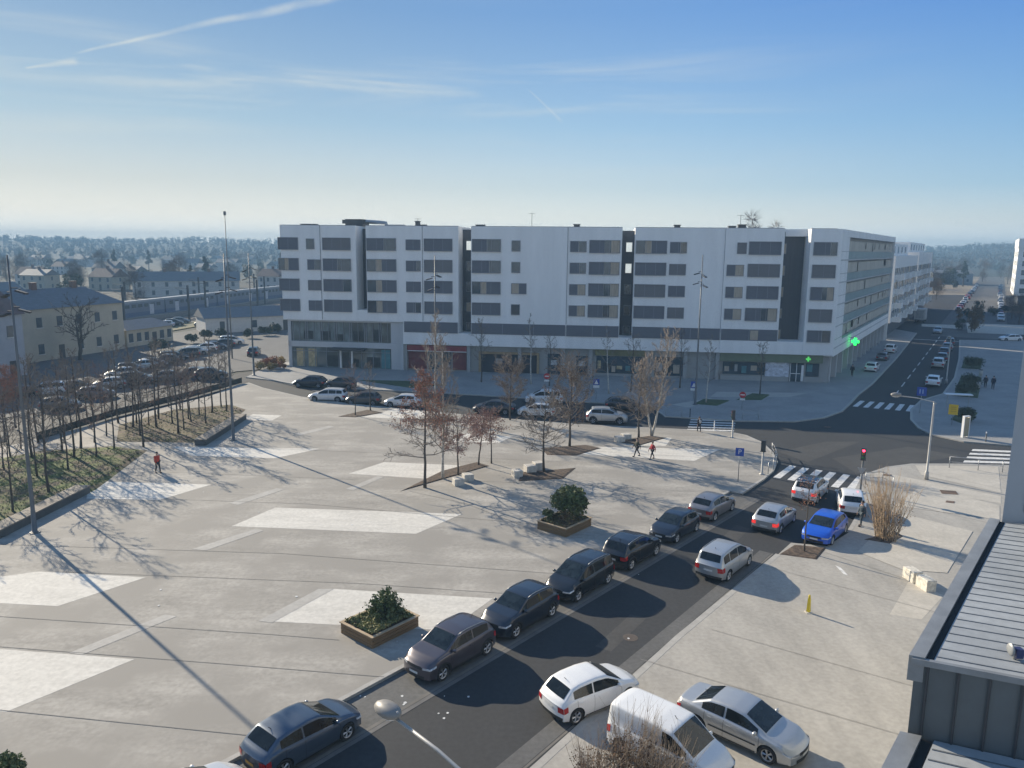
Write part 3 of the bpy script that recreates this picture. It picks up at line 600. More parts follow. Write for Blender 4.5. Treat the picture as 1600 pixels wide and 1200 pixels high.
# far right apartment building, left flank in the sun
o = empty('apartment_building', (173.4, 270, 0), RAD(-31.0)); tag(o, 'white apartment building at right edge with its left flank in sunlight', 'apartment building')
b = MB(); b.box(0, 40, 0, 40, 3.2, 19.4); b.build('wall', M_RENDER, o)
b = MB(); b.box(1.5, 40, 1.5, 38, 0, 3.2); b.build('ground_floor_wall', mat('dark_base', (0.10, 0.11, 0.13)), o)
b = MB(); b.box(3.0, 40, -.3, 38, 19.4, 22.4); b.build('dark_attic', M_DARKCL, o)
b = MB(); b.box(-.2, 3.0, -.4, 39, 19.4, 22.6); b.build('white_attic', M_RENDER, o)
for f in range(5):
    for i in range(4): w = MB(); w.box(1.5 + i * 5, 4.5 + i * 5, -.06, .03, 4 + 3.1 * f, 5.7 + 3.1 * f); w.build('window', M_GLASS, o)
    for i in range(3): w = MB(); w.box(-.06, .03, 4 + i * 11, 6.6 + i * 11, 4 + 3.1 * f, 5.8 + 3.1 * f); w.build('window', M_GLASS, o)
for f in range(2): w = MB(); w.box(5.5, 9, -1.3, 0, 9.8 + 3.1 * f, 10.9 + 3.1 * f); w.build('balcony', M_BALU, o)

# ------------------------------------------------------------------ near building, lower right
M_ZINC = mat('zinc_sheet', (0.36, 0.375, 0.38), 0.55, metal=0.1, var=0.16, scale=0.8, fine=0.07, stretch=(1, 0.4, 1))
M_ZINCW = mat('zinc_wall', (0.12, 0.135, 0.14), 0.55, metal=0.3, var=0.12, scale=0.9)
M_CAP = mat('zinc_capping', (0.26, 0.27, 0.275), 0.5, metal=0.3, var=0.22, scale=1.2)
RZ = 9.0
ra = gp(1420, 1028, RZ); rb = gp(1546, 812, RZ); rc = gp(1600, 1062, RZ)
RD = (rb - ra).normalized(); RC = (rc - ra).normalized(); RNV = Vector((RD.y, -RD.x, 0))
NB = empty('annex_building', (ra.x, ra.y, 0), atan2(RD.y, RD.x)); tag(NB, 'low grey annex with standing seam zinc roofs in the lower right corner', 'building')
Lr = (rb - ra).length
cx_, cy_ = RC.dot(RD), RC.dot(-RNV)          # cross direction in local frame (x along the eave, y to its left)
def nb(b, name, m, parent=None): return b.build(name, m, parent or NB)
def lx(x, w): return (x + cx_ * w / abs(cy_) , -w)       # point w metres inwards from the eave line
LZ = RZ - 1.75
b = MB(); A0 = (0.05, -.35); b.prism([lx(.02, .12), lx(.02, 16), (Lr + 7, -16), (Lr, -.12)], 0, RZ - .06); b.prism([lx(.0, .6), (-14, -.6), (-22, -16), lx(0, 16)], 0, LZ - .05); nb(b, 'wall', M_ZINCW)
# upper roof deck, seams, gutter and capping
b = MB(); q = [lx(.1, .43), lx(.1, 16), (Lr + 7, -16), (Lr, -.43)]; b.prism(q, RZ - .06, RZ); nb(b, 'roof', M_ZINC)
b = MB()
n = 25
for i in range(n + 16):
    x = .3 + i * (Lr / n); p = lx(x, .45); q2 = lx(x, 15)
    if p[0] < Lr + 6: b.prism([(p[0] - .012, p[1]), (p[0] + .012, p[1]), (q2[0] + .012, q2[1]), (q2[0] - .012, q2[1])], RZ, RZ + .014)
nb(b, 'standing_seam', mat('seam_zinc', (0.16, 0.17, 0.18), 0.5, metal=0.3))
b = MB(); b.prism([lx(0, 0), (Lr, 0), (Lr, -.29), lx(0, .29)], RZ - .5, RZ + .07); nb(b, 'capping', M_CAP)
b = MB(); b.prism([lx(.05, .29), (Lr, -.29), (Lr, -.42), lx(.05, .42)], RZ - .03, RZ + .006); nb(b, 'gutter', mat('gutter_black', (0.012, 0.013, 0.014), 0.8))
b = MB(); b.prism([lx(-.06, .06), lx(-.06, 16), lx(.05, 16), lx(.05, .06)], RZ - .1, RZ + .035); nb(b, 'end_capping', M_CAP)
b = MB()
for i in range(26):
    p = lx(-.04, .35 + i * .55); q2 = lx(-.04, .38 + i * .55); b.prism([lx(-.05, .35 + i * .55), lx(-.05, .39 + i * .55), lx(.05, .39 + i * .55), lx(.05, .35 + i * .55)], LZ, RZ - .1)
nb(b, 'wall_seam', M_METAL)
# lower roof
b = MB(); b.prism([lx(-.02, .62), (-14, -.62), (-22, -16), lx(-.02, 16)], LZ - .05, LZ); nb(b, 'lower_roof', M_ZINC)
b = MB()
for i in range(32):
    x = -.4 - i * .42; p = lx(x, .65); q2 = lx(x, 15); b.prism([(p[0] - .02, p[1]), (p[0] + .02, p[1]), (q2[0] + .02, q2[1]), (q2[0] - .02, q2[1])], LZ, LZ + .014)
nb(b, 'standing_seam', MATS['seam_zinc'])
b = MB(); b.prism([(-.1, 0), (-14, 0), (-14, -.4), lx(-.1, .4)], LZ - .5, LZ + .09); nb(b, 'capping', M_CAP)
b = MB(); b.prism([lx(-.1, .4), (-14, -.4), (-14, -.6), lx(-.1, .6)], LZ - .04, LZ + .006); nb(b, 'gutter', MATS['gutter_black'])
def roof_thing(px, py, z): p = gp(px, py, z); return p
p = roof_thing(1553, 1152, LZ); o = empty('roof_vent', p); tag(o, 'white mushroom roof vent standing on the lower zinc roof', 'roof vent')
b = MB(); b.tube([(0, 0, 0), (0, 0, .42)], .05, 10); b.build('pipe', M_RENDER, o, True); b = MB(); b.lathe([(.05, .36), (.2, .38), (.2, .43), (.12, .5), (.02, .52)], 16); b.build('cowl', M_RENDER, o, True); b = MB(); b.box(-.06, .3, -.05, .2, 0, .16); b.build('base_box', M_METAL, o)
p = roof_thing(1585, 1030, RZ); o = empty('satellite_dish', p); tag(o, 'small dark fitting with white bracket on the upper zinc roof', 'roof fitting')
b = MB(); b.tube([(0, 0, 0), (0, 0, .22)], .03, 8); b.ell((-.1, 0, .22), (.04, .14, .14), 0); b.build('dish', M_CAP, o, True); b = MB(); b.box(-.02, .14, -.08, .08, .05, .25); b.build('receiver_box', mat('navy_box', (0.03, 0.04, 0.12), 0.5), o)
# taller wing at the right edge
wb = gp(1566, 812, RZ); 
TW = empty('tower_wing', (wb.x, wb.y, 0), atan2(RC.y, RC.x)); tag(TW, 'tall smooth grey wing wall rising at the right edge above the zinc roof', 'building')
b = MB(); tq = (cos(atan2(RD.y, RD.x) - atan2(RC.y, RC.x)), sin(atan2(RD.y, RD.x) - atan2(RC.y, RC.x))); b.prism([(0, 0), (12, 0), (12 + tq[0] * 9, tq[1] * 9), (tq[0] * 9, tq[1] * 9)], 0, 30); b.build('wall', mat('pale_cladding', (0.36, 0.38, 0.40), 0.6, var=0.07, scale=.4), TW)
for i in range(6):
    b = MB(); b.box(.55, 3.2, -.05, .03, 9.35 + 2.6 * i, 11.75 + 2.6 * i); b.build('infill_panel', mat('taupe_panel', (0.25, 0.235, 0.215), 0.6, var=0.1), TW)
# ------------------------------------------------------------------ cars
M_TYRE = mat('tyre_rubber', (0.018, 0.018, 0.019), 0.85, var=0.2, scale=6)
M_RIM = mat('alloy_rim', (0.42, 0.42, 0.43), 0.35, metal=0.8, var=0.1)
M_CARGL = mat('car_glass', (0.010, 0.013, 0.015), 0.04, var=0.5, scale=1.6, spec=0.4)
M_WIND = mat('windscreen_glass', (0.016, 0.022, 0.025), 0.04, var=0.6, scale=1.8, spec=0.5, fine=.3)
M_TRIM = mat('black_trim', (0.022, 0.022, 0.023), 0.6, var=0.15)
M_PLATE = mat('white_plate', (0.62, 0.62, 0.60), 0.5, var=0.06)
M_PLATESUN = mat('sun_tinted_plate', (0.55, 0.30, 0.05), 0.5, var=0.06)  # white plate with the amber tint of sunlight put into its colour
M_HEAD = mat('headlamp_glass', (0.62, 0.64, 0.66), 0.12, var=0.35, scale=9, spec=0.9)
M_TAIL = mat('tail_lamp', (0.38, 0.02, 0.02), 0.2, var=0.25, scale=8)
M_TAILON = mat('tail_lamp_lit', (0.5, 0.03, 0.03), 0.2, emit=(1.0, 0.05, 0.04, 0.35))
M_CHROME = mat('chrome', (0.6, 0.6, 0.62), 0.15, metal=1.0, var=0.05)
M_SEAT = mat('car_under', (0.010, 0.010, 0.011), 0.9, var=0.2)
def paint(name, col, metal=0.25, rough=0.32): return mat('paint_' + name, col, rough, metal=metal, var=0.035, scale=2.0, coat=0.7, spec=0.5)
PAINTS = {'white': paint('white', (0.74, 0.74, 0.73), 0.0), 'silver': paint('silver', (0.44, 0.45, 0.455), 0.55, .38), 'bluegrey': paint('bluegrey', (0.060, 0.085, 0.125), 0.35), 'plum': paint('plum', (0.085, 0.075, 0.088), 0.45), 'black': paint('black', (0.012, 0.013, 0.016), 0.1, .25),
          'navy': paint('navy', (0.016, 0.022, 0.036), 0.2, .28), 'blue': paint('blue', (0.012, 0.10, 0.58), 0.15), 'grey': paint('grey', (0.15, 0.155, 0.165), 0.4), 'bronze': paint('bronze', (0.24, 0.235, 0.245), 0.5), 'red': paint('red', (0.30, 0.03, 0.03), 0.1), 'pearl': paint('pearl', (0.60, 0.61, 0.62), 0.2), 'charcoal': paint('charcoal', (0.045, 0.048, 0.055), 0.35)}
# x fractions run from the tail (0) to the nose (1)
SHAPES = {
 'hatch': dict(L=4.05, W=1.74, H=1.47, fo=.80, ro=.68, top=[(0, .80), (.02, .93), (.05, 1.02), (.15, 1.36), (.24, 1.44), (.42, 1.47), (.56, 1.42), (.755, 1.00), (.90, .87), (.97, .74), (1, .62)], belt=[(0, .78), (.05, .93), (.14, .98), (.5, .93), (.755, .90), (.92, .80), (1, .58)], ws=(.575, .745), rw=(.055, .145), win=[(.15, .37), (.385, .69)]),
 'sport': dict(L=4.25, W=1.79, H=1.46, fo=.86, ro=.74, top=[(0, .82), (.02, .95), (.06, 1.04), (.17, 1.36), (.28, 1.43), (.44, 1.46), (.56, 1.41), (.76, .98), (.90, .86), (.97, .74), (1, .62)], belt=[(0, .78), (.06, .96), (.16, 1.0), (.5, .92), (.76, .88), (.92, .79), (1, .58)], ws=(.575, .75), rw=(.07, .165), win=[(.17, .37), (.385, .70)]),
 'suv': dict(L=4.28, W=1.80, H=1.60, fo=.84, ro=.72, top=[(0, .90), (.015, 1.02), (.05, 1.14), (.13, 1.48), (.22, 1.56), (.42, 1.60), (.56, 1.55), (.735, 1.13), (.88, 1.03), (.96, .90), (1, .74)], belt=[(0, .88), (.05, 1.04), (.14, 1.10), (.5, 1.05), (.735, 1.03), (.92, .93), (1, .70)], ws=(.57, .73), rw=(.05, .13), win=[(.14, .36), (.375, .675)], clad=True, rails=True),
 'mpv': dict(L=4.40, W=1.80, H=1.64, fo=.86, ro=.80, top=[(0, .88), (.012, 1.00), (.03, 1.12), (.075, 1.52), (.14, 1.60), (.42, 1.64), (.58, 1.58), (.80, 1.06), (.91, .94), (.97, .82), (1, .68)], belt=[(0, .86), (.04, 1.02), (.14, 1.03), (.5, .98), (.80, .95), (.92, .86), (1, .64)], ws=(.59, .785), rw=(.032, .078), win=[(.075, .225), (.24, .46), (.475, .735)], rails=True),
 'sedan': dict(L=4.66, W=1.81, H=1.45, fo=.98, ro=1.0, top=[(0, .78), (.012, .93), (.03, 1.00), (.155, 1.05), (.30, 1.38), (.38, 1.43), (.48, 1.45), (.58, 1.40), (.765, .98), (.90, .85), (.97, .72), (1, .60)], belt=[(0, .76), (.03, .93), (.16, .97), (.5, .92), (.765, .88), (.92, .78), (1, .56)], ws=(.59, .755), rw=(.165, .295), win=[(.24, .425), (.44, .70)], strip=True),
 'estate': dict(L=4.45, W=1.77, H=1.50, fo=.88, ro=.86, top=[(0, .80), (.012, .95), (.03, 1.03), (.085, 1.40), (.15, 1.46), (.42, 1.50), (.57, 1.44), (.755, 1.0), (.90, .87), (.97, .74), (1, .62)], belt=[(0, .78), (.04, .95), (.14, .97), (.5, .93), (.755, .90), (.92, .80), (1, .58)], ws=(.585, .745), rw=(.033, .083), win=[(.085, .23), (.245, .43), (.445, .70)], rails=True),
 'van': dict(L=4.40, W=1.81, H=1.80, fo=.88, ro=.78, top=[(0, .95), (.006, 1.2), (.012, 1.62), (.03, 1.75), (.1, 1.79), (.45, 1.80), (.60, 1.74), (.80, 1.12), (.91, 1.00), (.97, .86), (1, .70)], belt=[(0, .93), (.03, 1.06), (.5, 1.06), (.80, 1.02), (.92, .92), (1, .66)], ws=(.61, .785), rw=None, win=[(.525, .735)], strip=True),
}
def interp(P, x):
    if x <= P[0][0]: return P[0][1]
    for (a, b), (c, d) in zip(P, P[1:]):
        if x <= c: return b + (d - b) * (x - a) / (c - a)
    return P[-1][1]
def smoothstep(a, b, x):
    t = max(0., min(1., (x - a) / (b - a))); return t * t * (3 - 2 * t)
class Car:
    def __init__(s, kind):
        s.__dict__.update(dict(clad=False, rails=False, strip=False)); s.__dict__.update(SHAPES[kind]); s.kind = kind
        s.xr = -s.L / 2 + s.ro; s.xf = s.L / 2 - s.fo; s.R = .325 if not s.clad else .345
        pk = {}
        def prof(P):
            def f(x):
                t = x / s.L + .5; w = .010; return sum(interp(P, t + k * w) for k in (-1, -.5, 0, .5, 1)) / 5
            return f
        s.topf = prof(s.top); s.beltf = lambda x, b=prof(s.belt): min(b(x), s.topf(x) - .015)
    def w(s, x):
        t = x / s.L + .5
        return s.W / 2 * interp([(0, .90), (.04, .945), (.12, .98), (.25, 1), (.7, 1), (.86, .985), (.95, .945), (1, .87)], t)
    def zb(s, x):
        z = .20 + .06 * smoothstep(s.L / 2 - .5, s.L / 2, abs(x))
        for c in (s.xr, s.xf):
            r = s.R + .055
            if abs(x - c) < r: z = max(z, s.R + math.sqrt(r * r - (x - c) ** 2))
        return z
    def D(s, p, off=0.0):
        """rounds nose and tail in plan and profile"""
        x, y, z = p; h = s.L / 2; w = s.W / 2
        e = smoothstep(h - .75, h, x); x -= e * (.26 * (abs(y) / w) ** 2.4 + .5 * max(0, z - .52) ** 1.5 * .6)
        e = smoothstep(h - .5, h, -x); x += e * (.16 * (abs(y) / w) ** 2.6 + .10 * max(0, .45 - z))
        return Vector((x, y, z))
    def side(s, x, z, belt):
        w = s.w(x); return w * (1 - .075 * max(0, (z - .62) / (belt - .55)) ** 2 - .10 * max(0, (.42 - z) / .3) ** 2) if belt > .6 else w
    def rail(s, x):
        top, belt, w = s.topf(x), s.beltf(x), s.w(x)
        gh = max(0., min(1., (top - belt) / (s.H - 1.0)))
        y = w * (.87 * (1 - gh) + (.745 if s.kind != 'van' else .86) * gh); z = top - (.012 * (1 - gh) + .065 * gh)
        return y, max(z, belt), gh
    def sect(s, x):
        top, belt, zb = s.topf(x), s.beltf(x), s.zb(x); pts = []
        for f in (0, .06, .2, .4, .6, .78, .92, 1.0):
            z = zb + f * (belt - zb); pts.append((s.side(x, z, belt), z))
        yb = pts[-1][0]; yr, zr, gh = s.rail(x)
        pts[-1] = (yb - .012, belt)
        for f in (.04, .5, .94): pts.append((yb - .03 + (yr - yb + .03) * f, belt + (zr - belt) * f))
        pts.append((yr - .035, zr + (top - zr) * .42)); pts.append((yr - .12, zr + (top - zr) * .68)); pts.append((yr * .6, zr + (top - zr) * .9)); pts.append((0, top))
        return pts
    def sidept(s, x, f, off=.007, sg=1):
        """point of the glasshouse side, f from belt (0) to roof rail (1)"""
        belt = s.beltf(x); yb = s.side(x, belt, belt); yr, zr, gh = s.rail(x)
        p = s.D((x, yb - .03 + (yr - yb + .03) * f, belt + (zr - belt) * f)); p.y += off
        p.y *= sg; return p
    def bodypt(s, x, z, off=.008, sg=1):
        p = s.D((x, s.side(x, z, s.beltf(x)), z)); p.y += off; p.y *= sg; return p
    def toppt(s, x, fy, off=.007):
        yr, zr, gh = s.rail(x); top = s.topf(x); a = abs(fy)
        z = top - (top - zr) * (.10 * (a / .6) ** 2 if a < .6 else .10 + .5 * ((a - .6) / .4) ** 1.5)
        p = s.D((x, yr * .97 * fy, z)); x2 = x + .02; sl = (s.topf(x2) - s.topf(x - .02)) / .04
        n = Vector((-sl, 0, 1)).normalized(); return p + n * off
    def cap(s, end, fy, z, off=.008):
        x = end * s.L / 2; belt = s.beltf(x)
        y = s.side(x, min(z, belt), belt) * fy; p = s.D((x, y, z)); p.x += end * off; return p
    def body(s):
        h = s.L / 2; xs = set()
        n = 46
        for i in range(n + 1): xs.add(round(-h + s.L * i / n, 4))
        for c in (s.xr, s.xf):
            r = s.R + .055
            for k in range(13): xs.add(round(c - r * cos(pi * k / 12), 4))
            xs.add(round(c - r - .003, 4)); xs.add(round(c + r + .003, 4))
        for t in (.004, .01, .02, .03, .045, .06, .96, .975, .988): xs.add(round(-h + s.L * t, 4))
        xs = sorted(xs); m = MB(); rows = []
        for x in xs:
            q = s.sect(x); full = [(-y, z) for y, z in q] + [(y, z) for y, z in reversed(q[:-1])]
            rows.append([s.D((x, y, z)) for y, z in full])
        m.grid(rows)
        for end, row in ((-1, rows[0]), (1, rows[-1])):
            x = end * h; q = s.sect(x); cr = []
            for y, z in q:
                cr.append([s.D((x, y * f, z)) for f in (-1, -.9, -.75, -.5, -.25, 0, .25, .5, .75, .9, 1)])
            m.grid(cr, flip=(end < 0))
        return m
    def mesh_parts(s):
        """list of (name, MB, material key, smooth, children)"""
        h = s.L / 2; P = []; fr = lambda t: -h + s.L * t
        # windscreen, rear window, side windows
        a, c = s.ws; m = MB(); m.grid([[s.toppt(fr(a + (c - a) * i / 8), f) for f in (-.93, -.7, -.4, 0, .4, .7, .93)] for i in range(9)]); P.append(('windscreen', m, M_WIND, True))
        if s.rw:
            a, c = s.rw; m = MB(); m.grid([[s.toppt(fr(a + (c - a) * i / 8), f, .012) for f in (-.84, -.6, -.3, 0, .3, .6, .84)] for i in range(9)]); P.append(('rear_window', m, M_CARGL, True))
        for sg in (1, -1):
            for a, c in s.win:
                m = MB(); m.grid([[s.sidept(fr(a + (c - a) * i / 8), f, sg=sg) for f in (.10, .4, .7, .90)] for i in range(9)], flip=(sg > 0)); P.append(('side_window', m, M_CARGL, True))
        # lamps, grille, plates
        hz = s.topf(fr(.965)); z0, z1 = hz - .20, hz - .07
        for sg in (1, -1):
            m = MB(); m.grid([[s.cap(1, sg * f, z, .012) for f in (.58, .7, .82, .92, 1.0)] for z in (z0 - .01, (z0 + z1) / 2, min(z1, s.topf(h) - .03))], flip=(sg < 0))
            m.grid([[s.bodypt(h - d, z + d * .25, .010, sg) for d in (0, .08, .18, .30)] for z in (z0 - .01, (z0 + z1) / 2, min(z1, s.beltf(h) - .02))], flip=(sg > 0)); P.append(('headlight', m, M_HEAD, True))
            tz = s.beltf(fr(.03)); zz = (tz - .30, tz - .02) if not s.kind in ('mpv', 'estate', 'van') else (tz - .36, tz + .02)
            zz = (zz[0], min(zz[1], s.beltf(-h) - .005)); zz = (min(zz[0], zz[1] - .17), zz[1])
            m = MB(); m.grid([[s.cap(-1, sg * f, z, .014) for f in (.66, .78, .9, 1.0)] for z in (zz[0], (zz[0] + zz[1]) / 2, zz[1])], flip=(sg > 0))
            m.grid([[s.bodypt(-h + d, min(z + d * .3, s.beltf(-h + d) - .01), .012, sg) for d in (0, .08, .2)] for z in (zz[0], (zz[0] + zz[1]) / 2, zz[1])], flip=(sg < 0)); P.append(('tail_light', m, M_TAIL, True))
        m = MB(); m.grid([[s.cap(1, f, z, .010) for f in (-.5, -.25, 0, .25, .5)] for z in (z0 - .02, z1 - .03)]); m.grid([[s.cap(1, f, z, .010) for f in (-.7, -.35, 0, .35, .7)] for z in (.27, .40)]); P.append(('grille', m, M_TRIM, False))
        m = MB(); m.grid([[s.cap(1, f, z, .022) for f in (-.3, 0, .3)] for z in (.43, .53)]); P.append(('number_plate', m, M_PLATE, False))
        pz = .50 if s.kind in ('sedan', 'sport') else .62
        m = MB(); m.grid([[s.cap(-1, f, z, .022) for f in (-.3, 0, .3)] for z in (pz, pz + .105)], flip=True); P.append(('number_plate', m, M_PLATE, False))
        m = MB(); m.grid([[s.cap(-1, f, z, .012) for f in (-.95, -.5, 0, .5, .95)] for z in (.26, .40)], flip=True)
        P.append(('rear_bumper_trim', m, M_TRIM, False))
        # door shut lines, handles, sill
        for sg in (1, -1):
            m = MB()
            cuts = [(s.win[-1][0] - .008)] + ([s.win[-1][1] + .02]) + ([s.win[-2][0] + .03] if len(s.win) > 1 else [.2])
            for t in cuts:
                x = fr(t); zt = s.beltf(x) - .01; zl = max(s.zb(x), .26)
                zs = [zl + (zt - zl) * k / 5 for k in range(6)]
                m.grid([[s.bodypt(x - .006, z, .003, sg) for z in zs], [s.bodypt(x + .006, z, .003, sg) for z in zs]], flip=(sg < 0))
            xs = [s.xr + .44 + (s.xf - s.xr - .88) * k / 8 for k in range(9)]
            m.grid([[s.bodypt(x, .215, .006, sg) for x in xs], [s.bodypt(x, .27 if not s.clad else .36, .006, sg) for x in xs]], flip=(sg > 0))
            if s.strip: m.grid([[s.bodypt(x, .50, .014, sg) for x in xs], [s.bodypt(x, .55, .014, sg) for x in xs]], flip=(sg > 0))
            P.append(('door_trim', m, M_TRIM, False))
            for t in ([s.win[-1][0] + .035] + ([s.win[-2][0] + .075] if len(s.win) > 1 else [])):
                p = s.bodypt(fr(t), s.beltf(fr(t)) - .14, .0, sg); m = MB(); m.box(p.x - .09, p.x + .09, p.y - .02, p.y + .03, p.z - .017, p.z + .017); P.append(('door_handle', m, 'paint', False))
            # mirror
            x = fr(s.win[-1][1] - .015); p = s.sidept(x, .08, sg=sg); m = MB(); m.ell((p.x + .02, p.y + sg * .11, p.z + .06), (.075, .115, .075), 0, 8, 6); m.box(p.x - .02, p.x + .05, p.y - .04, p.y + .08, p.z - .0, p.z + .05); P.append(('mirror', m, 'paint', True))
            if s.clad:
                for c in (s.xr, s.xf):
                    m = MB(); r0 = s.R + .05; A = [pi * k / 12 for k in range(13)]
                    def ap(r, t): 
                        x = c - r * cos(t); z = max(.22, s.R + r * sin(t)); return s.bodypt(x, z, .012, sg)
                    m.grid([[ap(r0, t) for t in A], [ap(r0 + .075, t) for t in A]], flip=(sg > 0)); P.append(('arch_trim', m, M_TRIM, False))
            if s.rails:
                pts = []
                for k in range(7):
                    x = fr(.14 + (.55 - .14) * k / 6); yr, zr, gh = s.rail(x); pts.append((x, sg * (yr - .04), s.topf(x) - .03 + (.018 if 0 < k < 6 else -.01)))
                m = MB(); m.tube(pts, .017, 6); P.append(('roof_rail', m, M_GALV, True))
        x = fr(.2 if s.kind != 'van' else .55); m = MB(); m.tube([(x, 0, s.topf(x) - .01), (x - .1, 0, s.topf(x) + .10)], .012, 5); P.append(('aerial', m, M_TRIM, False))
        m = MB(); m.box(-h + .28, h - .32, -s.W / 2 + .26, s.W / 2 - .26, .15, .62); P.append(('underbody', m, M_SEAT, False))
        return P
    def wheel(s):
        R = s.R; m = MB(); W_ = .20
        prof = [(R * .66, -W_ / 2), (R * .93, -W_ / 2), (R, -W_ / 2 + .025), (R, W_ / 2 - .025), (R * .93, W_ / 2), (R * .66, W_ / 2 - .012), (R * .62, W_ / 2 - .05)]
        n = 22; rows = [[(r * cos(2 * pi * k / n), y, r * sin(2 * pi * k / n)) for k in range(n + 1)] for r, y in prof]; m.grid(rows)
        q = MB(); y0 = W_ / 2 - .055
        q.face([(R * .63 * cos(2 * pi * k / n), y0 - .03, R * .63 * sin(2 * pi * k / n)) for k in range(n)][::-1], 1)
        q.grid([[(r * cos(2 * pi * k / n), y, r * sin(2 * pi * k / n)) for k in range(n + 1)] for r, y in ((R * .56, y0), (R * .60, y0 + .03), (R * .66, y0 + .042))])
        for k in range(5):
            t = 2 * pi * k / 5
            for d in (-.13, .13):
                a = t + d; q.tube([(R * .08 * cos(t), y0 + .01, R * .08 * sin(t)), (R * .60 * cos(a), y0 + .022, R * .60 * sin(a))], .022, 4)
        q.ell((0, y0 + .015, 0), (R * .16, .025, R * .16), 0, 8, 5)
        return m, q
CARMESH = {}
def car_meshes(kind):
    if kind in CARMESH: return CARMESH[kind]
    c = Car(kind); bm_ = c.body(); parts = c.mesh_parts(); wt, wr = c.wheel()
    CARMESH[kind] = (c, bm_, parts, wt, wr); return CARMESH[kind]
CARCACHE = {}
def car(kind, colour, x, y, ang, label, name='car', lights=False, z=0.0, plate=None, roof=None, group=None, cat='car', scale=1.0):
    key = (kind, colour, lights, plate, roof)
    if key in CARCACHE:
        r = copy_tree(CARCACHE[key])
    else:
        c, bm_, parts, wt, wr = car_meshes(kind); r = empty(name); pm = PAINTS[colour]
        bo = bm_.build('body', pm, r, True)
        bo.data.set_sharp_from_angle(angle=RAD(52))
        if roof:
            fr = lambda t: -c.L / 2 + c.L * t
            m = MB(); a, e = c.rw[1] + .01, c.ws[0] - .01
            m.grid([[c.toppt(fr(a + (e - a) * i / 8), f, .006) for f in (-.98, -.7, -.4, 0, .4, .7, .98)] for i in range(9)]); m.build('roof_panel', PAINTS[roof], r, True)
        npl = 0
        for nm, m, ma, sm in parts:
            if ma == 'paint': ma = pm
            if nm == 'tail_light' and lights: ma = M_TAILON
            if nm == 'number_plate':
                npl += 1
                if plate and npl == 2: ma = plate
            o = link_mesh(nm, cached_mesh((kind, id(m)), m, nm, ma, sm), r) if ma is not pm else m.build(nm, ma, r, sm)
        wm = cached_mesh((kind, 'wheel'), wt, 'wheel', M_TYRE, True); rm = cached_mesh((kind, 'rim'), wr, 'rim', [M_RIM, M_SEAT], False)
        for wx in (c.xr, c.xf):
            for sg in (1, -1):
                o = link_mesh('wheel', wm, r); o.location = (wx, sg * (c.W / 2 - .115), c.R); o.rotation_euler.z = 0 if sg > 0 else pi
                q = link_mesh('rim', rm, o)
        CARCACHE[key] = r
    r.location = (x, y, z); r.rotation_euler.z = ang; r.scale = (scale,) * 3
    r['label'] = label; r['category'] = cat
    if group: r['group'] = group
    elif 'group' in r: del r['group']
    return r
MCACHE = {}
def cached_mesh(key, mb, name, mats, smooth):
    k = (key, str(mats))
    if k not in MCACHE: MCACHE[k] = mb.mesh(name, mats, smooth)
    return MCACHE[k]
def carpx(kind, colour, px, py, deg, label, z=0.0, **k):
    """px, py: where the middle of the car touches the ground in the photograph"""
    p = gp(px, py, z); return car(kind, colour, p.x, p.y, RAD(deg), label, z=z, **k)
RDIR = 51.0
PB = 'cars parked nose to tail along the square'
def bay(kind, colour, t, head, label, off=1.1, **k):
    """a car in the kerbside bay, t metres along the kerb from the nearest corner"""
    p = KL[1] + kd * t + kn * off; return car(kind, colour, p.x, p.y, atan2(kd.y, kd.x) + (0 if head > 0 else pi), label, group=PB, z=.006, **k)
bay('sport', 'bluegrey', -6.2, 1, 'dark blue grey hatchback with a rear plate coloured amber for sun tint, parked nearest the camera', plate=M_PLATESUN, off=1.25)
bay('suv', 'plum', 1.35, -1, 'plum grey crossover facing the camera with chrome grille, parked beside the first planter')
bay('suv', 'navy', 6.05, -1, 'dark navy off roader with roof rails facing the camera, behind the plum crossover')
bay('mpv', 'black', 11.0, -1, 'black people carrier facing the camera, third from the near end of the parked line')
bay('suv', 'black', 16.2, 1, 'black off roader seen from behind with roof rails, beside the second planter')
bay('hatch', 'navy', 21.3, -1, 'black small hatchback facing the camera beyond the black off roader')
bay('sport', 'bronze', 26.6, 1, 'bronze grey hatchback seen from behind at the far end of the parked line')
carpx('mpv', 'silver', 1132, 889, RDIR, 'silver people carrier driving away in the middle of the street', lights=False)
carpx('sport', 'silver', 1210, 820, RDIR + 2, 'silver hatchback with red brake lights waiting behind the white one', lights=True)
carpx('suv', 'white', 1266, 776, RDIR + 4, 'white crossover with a black roof stopped at the crossing', roof='black', lights=True)
carpx('hatch', 'white', 1328, 795, RDIR + 20, 'small white hatchback parked beside the big bare shrub', lights=False)
carpx('sport', 'blue', 1288, 838, RDIR + 180, 'bright blue hatchback facing the camera behind the slender tree')
carpx('hatch', 'white', 922, 1098, 34, 'white hatchback turning in from the street beside the van', roof=None)
carpx('van', 'white', 1046, 1192, -42, 'white panel van half hidden by dry shrub twigs at the bottom edge', z=.05, cat='van')
carpx('sedan', 'silver', 1158, 1150, -42, 'silver saloon car parked on the forecourt beside the white van', z=.05)
carpx('hatch', 'pearl', 292, 1282, 51, 'pale car of which only the roof shows at the bottom edge')
